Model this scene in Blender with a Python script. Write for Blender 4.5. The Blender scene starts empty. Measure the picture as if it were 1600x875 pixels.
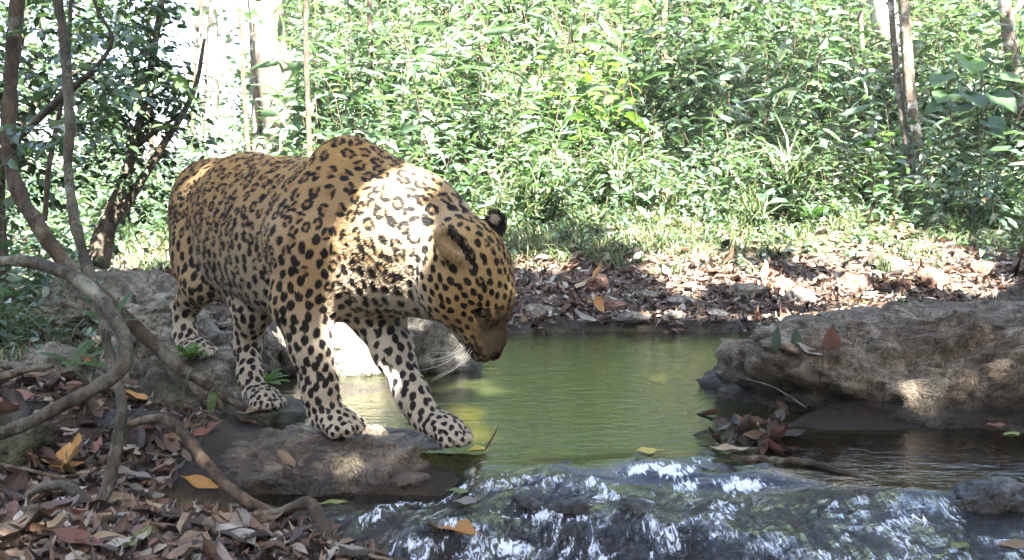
import bpy, math, random, time
import numpy as np
from mathutils import Vector, Matrix, kdtree
from mathutils.bvhtree import BVHTree

T0 = time.time()
rng = np.random.default_rng(7)
random.seed(7)
SC = bpy.context.scene
COL = SC.collection
R = math.radians

# ------------------------------------------------------------------ camera, sky, sun, exposure
FPX, HORIZ, CAMZ = 1537.0, 300.0, 0.62
PITCH = math.atan((437.5 - HORIZ) / FPX)
cam_d = bpy.data.cameras.new('camera')
cam_d.sensor_width = 36.0
cam_d.lens = 36.0 * FPX / 1600.0
cam_d.clip_start = 0.02
cam_d.clip_end = 2000
cam = bpy.data.objects.new('camera', cam_d)
COL.objects.link(cam)
cam.location = (0, 0, CAMZ)
cam.rotation_euler = (R(90) - PITCH, 0, 0)
SC.camera = cam

SUN_DIR = Vector((0.18, -0.58, 0.79)).normalized()      # towards the sun
SUN_EL = math.asin(SUN_DIR.z)
SUN_AZ = math.atan2(SUN_DIR.x, SUN_DIR.y)                  # clockwise from +Y
world = bpy.data.worlds.new('World')
SC.world = world
world.use_nodes = True
wn = world.node_tree
bg = wn.nodes['Background']
sky = wn.nodes.new('ShaderNodeTexSky')
sky.sky_type = 'NISHITA'
sky.sun_disc = False
sky.sun_elevation = SUN_EL
sky.sun_rotation = SUN_AZ
sky.air_density = 1.0
sky.dust_density = 2.5
sky.ozone_density = 1.0
wn.links.new(sky.outputs[0], bg.inputs[0])
bg.inputs[1].default_value = 0.05
sun_d = bpy.data.lights.new('sun', 'SUN')
sun_d.energy = 5.0
sun_d.angle = R(0.53)
sun_d.color = (1.0, 0.97, 0.92)
sun = bpy.data.objects.new('sun', sun_d)
COL.objects.link(sun)
sun.rotation_euler = SUN_DIR.to_track_quat('Z', 'Y').to_euler()
SC.view_settings.view_transform = 'Standard'
SC.view_settings.look = 'None'
SC.view_settings.gamma = 1.0
SC.view_settings.exposure = 4.3
SC.render.engine = 'CYCLES'
SC.cycles.use_denoising = True
SC.cycles.max_bounces = 8
SC.cycles.transparent_max_bounces = 24
SC.cycles.diffuse_bounces = 4
SC.cycles.glossy_bounces = 3
SC.cycles.caustics_reflective = False
SC.cycles.caustics_refractive = False
SC.cycles.sample_clamp_indirect = 6.0

# ------------------------------------------------------------------ helpers
def W(px, py, Y):
    """world point at depth Y whose direction is that of photo pixel (px, py)"""
    dx = (px - 800.0) / FPX
    dz = -(py - 437.5) / FPX
    c, s = math.cos(PITCH), math.sin(PITCH)
    d = (dx, c + dz * s, -s + dz * c)
    t = Y / d[1]
    return np.array((d[0] * t, Y, CAMZ + d[2] * t))

def _hash(ix, iy, iz, seed):
    h = (ix.astype(np.int64) * 374761393 + iy.astype(np.int64) * 668265263 + iz.astype(np.int64) * 2147483647 + seed * 974711) & 0xFFFFFFFF
    h = ((h ^ (h >> 13)) * 1274126177) & 0xFFFFFFFF
    h = ((h ^ (h >> 16)) * 2246822519) & 0xFFFFFFFF
    h = h ^ (h >> 15)
    return (h & 0xFFFFFF).astype(np.float32) / 16777215.0

def vnoise(p, seed=0):
    """smooth value noise in [-1, 1] at points p (n,3)"""
    p = np.asarray(p, dtype=np.float64)
    i = np.floor(p).astype(np.int64)
    f = p - i
    w = f * f * f * (f * (f * 6 - 15) + 10)
    r = 0
    for dx in (0, 1):
        for dy in (0, 1):
            for dz in (0, 1):
                wt = (w[:, 0] if dx else 1 - w[:, 0]) * (w[:, 1] if dy else 1 - w[:, 1]) * (w[:, 2] if dz else 1 - w[:, 2])
                r = r + wt * _hash(i[:, 0] + dx, i[:, 1] + dy, i[:, 2] + dz, seed)
    return r * 2 - 1

def fbm(p, octaves=4, seed=0, lac=2.03, gain=0.5):
    p = np.asarray(p, dtype=np.float64)
    a, s, r = 1.0, 0.0, 0
    for o in range(octaves):
        r = r + a * vnoise(p + 17.3 * o, seed + o * 31)
        s += a
        a *= gain
        p = p * lac
    return r / s

def sstep(a, b, x):
    t = np.clip((x - a) / (b - a), 0, 1)
    return t * t * (3 - 2 * t)

def mesh_np(name, verts, faces, smooth=True, attrs=None):
    """mesh from arrays; faces is (m,3) or (m,4) or a list of such arrays"""
    me = bpy.data.meshes.new(name)
    verts = np.asarray(verts, dtype=np.float32)
    if not isinstance(faces, (list, tuple)):
        faces = [faces]
    faces = [np.asarray(f, dtype=np.int32) for f in faces if len(f)]
    nl = sum(f.size for f in faces)
    nf = sum(len(f) for f in faces)
    me.vertices.add(len(verts))
    me.vertices.foreach_set('co', verts.ravel())
    me.loops.add(nl)
    me.loops.foreach_set('vertex_index', np.concatenate([f.ravel() for f in faces]))
    me.polygons.add(nf)
    tot = np.concatenate([np.full(len(f), f.shape[1], dtype=np.int32) for f in faces])
    st = np.concatenate(([0], np.cumsum(tot)[:-1])).astype(np.int32)
    me.polygons.foreach_set('loop_start', st)
    me.polygons.foreach_set('loop_total', tot)
    me.polygons.foreach_set('use_smooth', np.full(nf, smooth, dtype=bool))
    if attrs:
        for k, v in attrs.items():
            v = np.asarray(v, dtype=np.float32)
            if v.ndim == 1:
                a = me.attributes.new(k, 'FLOAT', 'POINT')
                a.data.foreach_set('value', v)
            else:
                a = me.attributes.new(k, 'FLOAT_COLOR', 'POINT')
                if v.shape[1] == 3:
                    v = np.concatenate([v, np.ones((len(v), 1), np.float32)], 1)
                a.data.foreach_set('color', v.ravel())
    me.update(calc_edges=True)
    me.validate()
    return me

def obj(name, me, mat=None, parent=None, **props):
    o = bpy.data.objects.new(name, me)
    COL.objects.link(o)
    if mat is not None and me is not None:
        me.materials.clear()
        me.materials.append(mat)
    if parent is not None:
        o.parent = parent
    for k, v in props.items():
        o[k] = v
    return o

def empty(name, loc=(0, 0, 0), **props):
    o = bpy.data.objects.new(name, None)
    COL.objects.link(o)
    o.location = loc
    o.empty_display_size = 0.05
    for k, v in props.items():
        o[k] = v
    return o

def copy_tree(o, parent=None, **props):
    c = o.copy()
    COL.objects.link(c)
    c.parent = parent
    for ch in o.children:
        copy_tree(ch, c)
    for k, v in props.items():
        c[k] = v
    return c

class NT:
    """small node-tree writer"""
    def __init__(self, name):
        self.m = bpy.data.materials.new(name)
        self.m.use_nodes = True
        self.t = self.m.node_tree
        self.t.nodes.clear()
        self.out = self.t.nodes.new('ShaderNodeOutputMaterial')
    def n(self, kind, **kw):
        nd = self.t.nodes.new('ShaderNode' + kind)
        for k, v in kw.items():
            if k.startswith('i_'):
                key = k[2:]
                key = int(key) if key.isdigit() else key.replace('_', ' ')
                self.set(nd.inputs[key], v)
            else:
                setattr(nd, k, v)
        return nd
    def set(self, sock, v):
        if isinstance(v, bpy.types.NodeSocket):
            self.t.links.new(v, sock)
        elif isinstance(v, bpy.types.Node):
            self.t.links.new(v.outputs[0], sock)
        else:
            if isinstance(v, (tuple, list)) and len(v) == 3 and sock.type == 'RGBA':
                v = (*v, 1)
            sock.default_value = v
    def math(self, op, a, b=None, c=None, clamp=False):
        nd = self.t.nodes.new('ShaderNodeMath')
        nd.operation = op
        nd.use_clamp = clamp
        for i, v in enumerate((a, b, c)):
            if v is not None:
                self.set(nd.inputs[i], v)
        return nd.outputs[0]
    def mix(self, fac, a, b, blend='MIX'):
        nd = self.t.nodes.new('ShaderNodeMix')
        nd.data_type = 'RGBA'
        nd.blend_type = blend
        self.set(nd.inputs[0], fac)
        self.set(nd.inputs[6], a)
        self.set(nd.inputs[7], b)
        return nd.outputs[2]
    def rng(self, v, a, b, c=0.0, d=1.0, smooth=False):
        nd = self.t.nodes.new('ShaderNodeMapRange')
        nd.interpolation_type = 'SMOOTHSTEP' if smooth else 'LINEAR'
        for i, x in enumerate((v, a, b, c, d)):
            self.set(nd.inputs[i], x)
        return nd.outputs[0]
    def noise(self, vec, scale, detail=4, rough=0.55, dist=0.0):
        nd = self.n('TexNoise')
        if vec is not None:
            self.set(nd.inputs['Vector'], vec)
        nd.inputs['Scale'].default_value = scale
        nd.inputs['Detail'].default_value = detail
        nd.inputs['Roughness'].default_value = rough
        nd.inputs['Distortion'].default_value = dist
        return nd.outputs[0]
    def attr(self, name):
        nd = self.n('Attribute')
        nd.attribute_name = name
        return nd
    def ramp(self, fac, stops):
        nd = self.n('ValToRGB')
        cr = nd.color_ramp
        while len(cr.elements) < len(stops):
            cr.elements.new(0.5)
        for e, (p, c) in zip(cr.elements, stops):
            e.position = p
            e.color = (*c, 1)
        self.set(nd.inputs[0], fac)
        return nd.outputs[0]
    def bump(self, h, strength=0.5, dist=0.01, normal=None):
        nd = self.n('Bump')
        nd.inputs['Strength'].default_value = strength
        nd.inputs['Distance'].default_value = dist
        self.set(nd.inputs['Height'], h)
        if normal is not None:
            self.set(nd.inputs['Normal'], normal)
        return nd.outputs[0]
    def done(self, shader):
        self.set(self.out.inputs[0], shader)
        return self.m

def bsdf(t, col, rough=0.6, spec=0.5, normal=None, **kw):
    b = t.n('BsdfPrincipled')
    t.set(b.inputs['Base Color'], col)
    t.set(b.inputs['Roughness'], rough)
    t.set(b.inputs['Specular IOR Level'], spec)
    if normal is not None:
        t.set(b.inputs['Normal'], normal)
    for k, v in kw.items():
        t.set(b.inputs[k.replace('_', ' ')], v)
    return b.outputs[0]

def spline(pts, n):
    """Catmull-Rom through pts (k,d) -> (n,d), roughly even"""
    P = np.asarray(pts, dtype=float)
    k = len(P)
    Q = np.concatenate([[2 * P[0] - P[1]], P, [2 * P[-1] - P[-2]]])
    seg = np.linalg.norm(np.diff(P[:, :3], axis=0), axis=1)
    cum = np.concatenate([[0], np.cumsum(seg)])
    s = np.linspace(0, cum[-1], n)
    i = np.clip(np.searchsorted(cum, s, side='right') - 1, 0, k - 2)
    t = ((s - cum[i]) / np.maximum(seg[i], 1e-9))[:, None]
    a, b, c, d = Q[i], Q[i + 1], Q[i + 2], Q[i + 3]
    return 0.5 * ((2 * b) + (-a + c) * t + (2 * a - 5 * b + 4 * c - d) * t * t + (-a + 3 * b - 3 * c + d) * t ** 3)

def tube_arrays(pts, n=40, sides=10, knob=0.12, seed=0, cap=True):
    """pts: (x,y,z,r) -> verts, quads of a gnarled tube"""
    S = spline(pts, n)
    P, rad = S[:, :3], np.abs(S[:, 3])
    T = np.gradient(P, axis=0)
    T /= np.linalg.norm(T, axis=1)[:, None] + 1e-9
    u = np.cross(T[0], (0.31, 0.77, 0.55))
    u /= np.linalg.norm(u)
    V = []
    for i in range(n):
        u = u - T[i] * np.dot(u, T[i])
        u /= np.linalg.norm(u) + 1e-9
        w = np.cross(T[i], u)
        a = np.arange(sides) / sides * 2 * math.pi
        V.append(P[i] + rad[i] * (np.cos(a)[:, None] * u + np.sin(a)[:, None] * w))
    V = np.array(V).reshape(-1, 3)
    if knob:
        mr = max(rad.mean(), 1e-4)
        C = np.repeat(P, sides, 0)
        nz = fbm(V / mr * 0.45, 3, seed)
        V = C + (V - C) * (1 + knob * 2.2 * nz)[:, None]
    i, j = np.meshgrid(np.arange(n - 1), np.arange(sides), indexing='ij')
    j2 = (j + 1) % sides
    F = np.stack([i * sides + j, i * sides + j2, (i + 1) * sides + j2, (i + 1) * sides + j], -1).reshape(-1, 4)
    if cap:
        nv = len(V)
        V = np.concatenate([V, P[:1], P[-1:]])
        jj = np.arange(sides)
        c1 = np.stack([np.full(sides, nv), (jj + 1) % sides, jj], -1)
        c2 = np.stack([np.full(sides, nv + 1), (n - 1) * sides + jj, (n - 1) * sides + (jj + 1) % sides], -1)
        return V, [F, np.concatenate([c1, c2])]
    return V, [F]

def join_arrays(parts):
    """[(V,[F..]), ...] -> V, [quads, tris]"""
    Vs, Q, Tt, off = [], [], [], 0
    for V, Fs in parts:
        for F in Fs:
            (Q if F.shape[1] == 4 else Tt).append(F + off)
        Vs.append(V)
        off += len(V)
    out = []
    if Q:
        out.append(np.concatenate(Q))
    if Tt:
        out.append(np.concatenate(Tt))
    return np.concatenate(Vs), out
# ------------------------------------------------------------------ materials
def mat_rock(name, c1, c2, c3, moss=0.0, rough=.85, scale=1.0, bump=.9, wet=None, spec=.3):
    t = NT(name)
    co = t.n('TexCoord').outputs['Object']
    n1 = t.noise(co, 5 * scale, 6, .62)
    n2 = t.noise(co, 22 * scale, 6, .68, .6)
    n3 = t.noise(co, 90 * scale, 5, .7)
    vor = t.n('TexVoronoi', feature='DISTANCE_TO_EDGE'); t.set(vor.inputs['Vector'], co); vor.inputs['Scale'].default_value = 9 * scale; t.set(vor.inputs['Vector'], t.n('VectorMath', operation='ADD', i_0=co, i_1=t.n('TexNoise', i_Vector=co, i_Scale=7 * scale).outputs[1]))
    c = t.ramp(t.math('ADD', t.math('MULTIPLY', n1, .55), t.math('MULTIPLY', n2, .45)), [(.36, c1), (.49, c2), (.60, c3)])
    c = t.mix(t.rng(n3, .56, .70, 0, .55, True), c, tuple(x * .45 for x in c1))
    c = t.mix(t.rng(n3, .36, .28, 0, .45, True), c, tuple(min(1, x * 1.5) for x in c3))
    n4 = t.noise(co, 260 * scale, 3, .6)
    c = t.mix(1.0, c, t.rng(n4, .35, .65, .55, 1.4), 'MULTIPLY')
    c = t.mix(t.rng(vor.outputs[0], .0, .035, .75, 0), c, tuple(x * .3 for x in c1))
    geo = t.n('NewGeometry')
    up = t.n('SeparateXYZ'); t.set(up.inputs[0], geo.outputs['Normal'])
    pos = t.n('SeparateXYZ'); t.set(pos.inputs[0], geo.outputs['Position'])
    if moss:
        m = t.rng(t.noise(co, 9 * scale, 5, .7), .56 - .1 * moss, .66 - .1 * moss, 0, moss, True)
        c = t.mix(m, c, (.035, .045, .014))
    r = rough
    if wet is not None:                                       # dark wet band just above the water
        wb = t.rng(t.math('ADD', pos.outputs[2], t.math('MULTIPLY', t.math('SUBTRACT', n2, .5), .06)), wet, wet + .05, 1, 0, True)
        c = t.mix(t.math('MULTIPLY', wb, .72), c, (.012, .010, .008))
        r = t.rng(wb, 0, 1, rough, .28)
    h = t.math('ADD', t.math('ADD', t.math('MULTIPLY', n2, .6), t.math('MULTIPLY', n3, .35)), t.math('MULTIPLY', n4, .10))
    h = t.math('ADD', h, t.math('MULTIPLY', t.rng(vor.outputs[0], 0, .06), .12))
    return t.done(bsdf(t, c, r, spec, t.bump(h, bump, .022)))

def mat_leaf(name, ramp, rough=.38, trans=.45, spec=.5, attr=True):
    t = NT(name)
    a = t.attr('rnd').outputs['Fac'] if attr else t.n('ObjectInfo').outputs['Random']
    co = t.n('TexCoord').outputs['Object']
    c = t.ramp(a, ramp)
    n = t.noise(co, 25, 3, .6)
    c = t.mix(1.0, c, t.rng(n, .3, .7, .75, 1.2), 'MULTIPLY')
    b = bsdf(t, c, rough, spec)
    tr = t.n('BsdfTranslucent')
    t.set(tr.inputs[0], t.mix(1.0, c, (1.15, 1.25, .62), 'MULTIPLY'))
    m = t.n('MixShader'); m.inputs[0].default_value = trans
    t.set(m.inputs[1], b); t.set(m.inputs[2], tr.outputs[0])
    return t.done(m.outputs[0])

def mat_bark(name, c1, c2, lichen=.3, scale=1.0, spots=None):
    t = NT(name)
    co = t.n('TexCoord').outputs['Object']
    mp = t.n('Mapping'); t.set(mp.inputs[0], co); mp.inputs['Scale'].default_value = (1, 1, .35)
    n1 = t.noise(mp.outputs[0], 30 * scale, 6, .65)
    n2 = t.noise(co, 14 * scale, 5, .7)
    n3 = t.noise(co, 120 * scale, 4, .7)
    c = t.ramp(n1, [(.38, c1), (.60, c2)])
    c = t.mix(t.rng(n2, .52, .60, 0, lichen, True), c, spots or (.30, .30, .24))
    c = t.mix(t.rng(t.noise(co, 7 * scale, 4, .6), .54, .64, 0, .75, True), c, tuple(x * .6 for x in c1))
    c = t.mix(t.rng(n3, .5, .75, 0, .5), c, tuple(x * .5 for x in c1))
    h = t.math('ADD', n1, t.math('MULTIPLY', n3, .4))
    return t.done(bsdf(t, c, .85, .25, t.bump(h, 1.0, .012)))

def mat_litter(name, ramp, rough=.55, attr=False, trans=.18):
    t = NT(name)
    a = t.attr('rnd').outputs['Fac'] if attr else t.n('ObjectInfo').outputs['Random']
    co = t.n('TexCoord').outputs['Object']
    c = t.ramp(a, ramp)
    n = t.noise(co, 55, 5, .7)
    c = t.mix(1.0, c, t.rng(n, .3, .72, .55, 1.3), 'MULTIPLY')
    n2 = t.noise(co, 160, 3, .7)
    c = t.mix(t.rng(n2, .60, .70, 0, .6, True), c, (.03, .018, .01))
    wv = t.n('TexWave'); t.set(wv.inputs[0], co); wv.inputs['Scale'].default_value = 22; wv.inputs['Distortion'].default_value = 1.5
    b = bsdf(t, c, rough, .45, t.bump(t.math('ADD', n, t.math('MULTIPLY', wv.outputs[0], .3)), .35, .003))
    tr = t.n('BsdfTranslucent'); t.set(tr.inputs[0], c)
    m = t.n('MixShader'); m.inputs[0].default_value = trans
    t.set(m.inputs[1], b); t.set(m.inputs[2], tr.outputs[0])
    return t.done(m.outputs[0])

M = {}
M['rock_grey'] = mat_rock('rock_grey', (.044, .037, .028), (.145, .127, .100), (.30, .272, .222), .35, wet=.0)
M['rock_right'] = mat_rock('rock_weathered', (.036, .026, .018), (.118, .088, .060), (.27, .225, .17), .30, scale=1.0, bump=1.0, wet=.035)
M['rock_brown'] = mat_rock('rock_wet_brown', (.024, .017, .011), (.078, .055, .036), (.22, .168, .120), .40, .42, wet=-.048, spec=.5)
M['rock_moss'] = mat_rock('rock_mossy', (.020, .019, .010), (.050, .045, .026), (.11, .095, .068), .7, .75, wet=-.01)
M['rock_wet'] = mat_rock('rock_wet_dark', (.007, .006, .006), (.019, .017, .016), (.048, .044, .042), .1, .28, wet=-.02, spec=.6)
M['stone_red'] = mat_rock('stone_reddish', (.07, .035, .022), (.15, .075, .048), (.25, .15, .105), .1, scale=1.6)
M['bark_grey'] = mat_bark('bark_grey', (.030, .025, .018), (.105, .092, .068), .60, 1.0, (.22, .23, .18))
M['bark_dark'] = mat_bark('bark_dark', (.030, .022, .015), (.095, .072, .048), .25)
M['bark_brown'] = mat_bark('bark_brown', (.042, .028, .017), (.125, .086, .055), .3)
M['bark_pale'] = mat_bark('bark_pale', (.22, .18, .14), (.48, .42, .35), .5, .5, (.62, .60, .54))
M['bark_mottled'] = mat_bark('bark_mottled', (.06, .045, .032), (.16, .125, .09), .85, .8, (.42, .40, .36))
GREEN_GLARE = [(0, (.032, .058, .032)), (.30, (.056, .100, .054)), (.65, (.088, .142, .084)), (.80, (.125, .172, .112)), (.85, (.27, .31, .25)), (1, (.40, .42, .37))]  # palest stops paint sun glare onto a share of the leaves
M['leaf'] = mat_leaf('leaf_green', GREEN_GLARE, .30, .38, .8)
M['leaf_dark'] = mat_leaf('leaf_dark_green', [(0, (.016, .032, .014)), (.5, (.032, .056, .024)), (.9, (.056, .086, .038)), (1, (.10, .10, .04))], .38, .30, .45)
M['leaf_bright'] = mat_leaf('leaf_bright_green', [(0, (.075, .15, .025)), (1, (.13, .24, .04))], .4, .5, .4)
M['leaf_broad'] = mat_leaf('leaf_broad_green', [(0, (.040, .088, .028)), (1, (.075, .135, .050))], .42, .35, .5)
M['grass'] = mat_leaf('grass_green', [(0, (.050, .078, .034)), (.5, (.095, .125, .060)), (.8, (.17, .18, .10)), (1, (.34, .31, .21))], .42, .35, .4)
M['fern'] = mat_leaf('fern_green', [(0, (.035, .085, .020)), (1, (.070, .135, .035))], .5, .35, .3)
LIT = {
 'brown': [(0, (.060, .032, .018)), (.5, (.115, .065, .037)), (1, (.18, .110, .063))],
 'tan': [(0, (.18, .120, .068)), (.5, (.25, .180, .108)), (1, (.33, .25, .16))],
 'pale': [(0, (.18, .160, .135)), (.5, (.26, .235, .20)), (1, (.36, .33, .285))],
 'red': [(0, (.11, .042, .028)), (.5, (.165, .068, .045)), (1, (.23, .11, .075))],
 'dull': [(0, (.060, .095, .062)), (1, (.080, .120, .080))],
 'orange': [(0, (.32, .145, .035)), (.5, (.42, .21, .050)), (1, (.50, .28, .085))],
 'dark': [(0, (.022, .016, .012)), (.5, (.042, .030, .022)), (1, (.07, .05, .036))],
 'yellow': [(0, (.46, .36, .06)), (1, (.55, .45, .09))],
 'green': [(0, (.13, .16, .045)), (1, (.18, .20, .06))],
}
for k, v in LIT.items():
    M['lit_' + k] = mat_litter('fallen_leaf_' + k, v, .42 if k in ('dark', 'red', 'brown') else .55)
M['litter'] = mat_litter('leaf_litter_mixed', [(0, (.018, .013, .010)), (.28, (.045, .028, .018)), (.52, (.11, .064, .038)), (.66, (.125, .058, .040)), (.80, (.20, .135, .082)), (.93, (.27, .24, .20)), (1, (.42, .38, .33))], .5, True)

def mat_ground():
    t = NT('forest_soil')
    co = t.n('NewGeometry').outputs['Position']
    n1 = t.noise(co, 2.2, 5, .6); n2 = t.noise(co, 14, 6, .7); n3 = t.noise(co, 70, 5, .72)
    c = t.ramp(t.math('ADD', t.math('MULTIPLY', n2, .6), t.math('MULTIPLY', n3, .4)), [(.32, (.022, .015, .010)), (.5, (.065, .043, .028)), (.66, (.14, .10, .066))])
    g = t.attr('green').outputs['Fac']
    gf = t.math('MULTIPLY', g, t.rng(n1, .35, .6, .55, 1.0))
    c = t.mix(gf, c, t.ramp(n3, [(.3, (.030, .048, .012)), (.7, (.085, .115, .030))]))
    bed = t.attr('bed').outputs['Fac']
    c = t.mix(bed, c, t.ramp(n2, [(.3, (.045, .038, .014)), (.5, (.095, .080, .030)), (.7, (.16, .125, .055))]))
    wet = t.attr('wet').outputs['Fac']
    c = t.mix(t.math('MULTIPLY', wet, .75), c, (.010, .008, .006))
    h = t.math('ADD', n2, t.math('MULTIPLY', n3, .6))
    return t.done(bsdf(t, c, t.rng(wet, 0, 1, .8, .35), .35, t.bump(h, 1.0, .03)))
M['ground'] = mat_ground()

def mat_water():
    t = NT('stream_water')
    co = t.n('NewGeometry').outputs['Position']
    mp = t.n('Mapping'); t.set(mp.inputs[0], co); mp.inputs['Scale'].default_value = (1, 1.0, 1)
    foam_glint = t.attr('foam_glint').outputs['Fac']; turb = t.attr('turb').outputs['Fac']
    # calm ripples on the pool: long across the flow
    m2 = t.n('Mapping'); t.set(m2.inputs[0], co); m2.inputs['Scale'].default_value = (10, 26, 1); m2.inputs['Rotation'].default_value = (0, 0, .15)
    r1 = t.noise(m2.outputs[0], 1.0, 3, .55)
    r2 = t.noise(co, 55, 3, .6)
    hc = t.math('ADD', t.math('MULTIPLY', r1, .7), t.math('MULTIPLY', r2, .22))
    # riffle: threads along the flow
    m3 = t.n('Mapping'); t.set(m3.inputs[0], co); m3.inputs['Scale'].default_value = (78, 26, 20); m3.inputs['Rotation'].default_value = (0, 0, .5)
    f1 = t.noise(m3.outputs[0], 1.0, 5, .66, 1.3)
    hh = t.math('ADD', t.math('MULTIPLY', hc, t.math('SUBTRACT', 1.0, turb)), t.math('MULTIPLY', f1, t.math('MULTIPLY', turb, 3.2)))
    nrm = t.bump(hh, .60, .012)
    gl = t.n('BsdfGlossy'); gl.inputs['Roughness'].default_value = .045; t.set(gl.inputs['Normal'], nrm); gl.inputs[0].default_value = (1, 1, 1, 1)
    tp = t.n('BsdfTransparent'); br = t.attr('brown').outputs['Fac']; t.set(tp.inputs[0], t.mix(br, (.50, .50, .22), (.46, .38, .28)))
    df = t.n('BsdfDiffuse'); t.set(df.inputs[0], t.mix(br, (.070, .080, .028), (.030, .023, .015)))   # murk suspended in the pool
    murk = t.n('MixShader'); t.set(murk.inputs[0], t.rng(br, 0, 1, .20, .07)); t.set(murk.inputs[1], tp.outputs[0]); t.set(murk.inputs[2], df.outputs[0])
    fr = t.n('Fresnel'); fr.inputs['IOR'].default_value = 1.36; t.set(fr.inputs['Normal'], nrm)
    mx = t.n('MixShader'); t.set(mx.inputs[0], fr.outputs[0]); t.set(mx.inputs[1], murk.outputs[0]); t.set(mx.inputs[2], gl.outputs[0])
    fo = t.n('BsdfDiffuse'); fo.inputs[0].default_value = (.70, .74, .83, 1); t.set(fo.inputs['Normal'], nrm)  # bluish white: froth plus sky reflections painted onto the riffle
    fm = t.rng(t.math('ADD', f1, t.math('MULTIPLY', foam_glint, .40)), .70, .88, 0, .88, True)
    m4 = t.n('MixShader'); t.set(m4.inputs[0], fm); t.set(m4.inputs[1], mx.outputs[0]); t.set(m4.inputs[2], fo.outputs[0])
    return t.done(m4.outputs[0])
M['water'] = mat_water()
# ------------------------------------------------------------------ terrain and water
POOL = np.array([(-.08, 2.10), (-.10, 2.32), (-.35, 2.50), (-.62, 2.62), (-.80, 2.85), (-1.05, 3.02), (-1.10, 3.30), (-.75, 3.40), (-.22, 3.45), (-.08, 3.9), (-.02, 4.30),
                 (.5, 4.36), (1.0, 4.30), (1.5, 3.9), (1.3, 3.2), (.75, 2.8), (.55, 2.45), (.62, 2.12)])
DOWN = np.array([(-.80, 2.14), (-.45, 2.20), (-.08, 2.16), (.62, 2.16), (.62, 2.46), (1.2, 2.52), (2.4, 2.5), (3.2, 1.6), (2.4, .3), (.3, .2), (-.1, 1.2), (-.22, 1.75), (-.45, 1.95), (-.75, 2.02)])
def poly_sd(P, x, y):
    """signed distance to a polygon, negative inside"""
    d = np.full(x.shape, 1e9); ins = np.zeros(x.shape, bool)
    n = len(P)
    for i in range(n):
        a, b = P[i], P[(i + 1) % n]
        ex, ey = b - a
        wx, wy = x - a[0], y - a[1]
        t = np.clip((wx * ex + wy * ey) / (ex * ex + ey * ey), 0, 1)
        d = np.minimum(d, (wx - ex * t) ** 2 + (wy - ey * t) ** 2)
        c = ((a[1] <= y) & (b[1] > y)) | ((b[1] <= y) & (a[1] > y))
        with np.errstate(divide='ignore', invalid='ignore'):
            xi = a[0] + (y - a[1]) / np.where(ey == 0, 1e-9, ey) * ex
        ins ^= c & (x < xi)
    d = np.sqrt(d)
    return np.where(ins, -d, d)

def lip_y(x):
    return np.interp(x, [-.6, -.10, 0, .1, .2, .385, .57, .8, 1.4], [2.20, 2.17, 2.145, 2.13, 2.085, 2.04, 2.02, 2.0, 1.95]) + .018 * np.sin(x * 19 + 1.0) + .010 * np.sin(x * 43)

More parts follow.
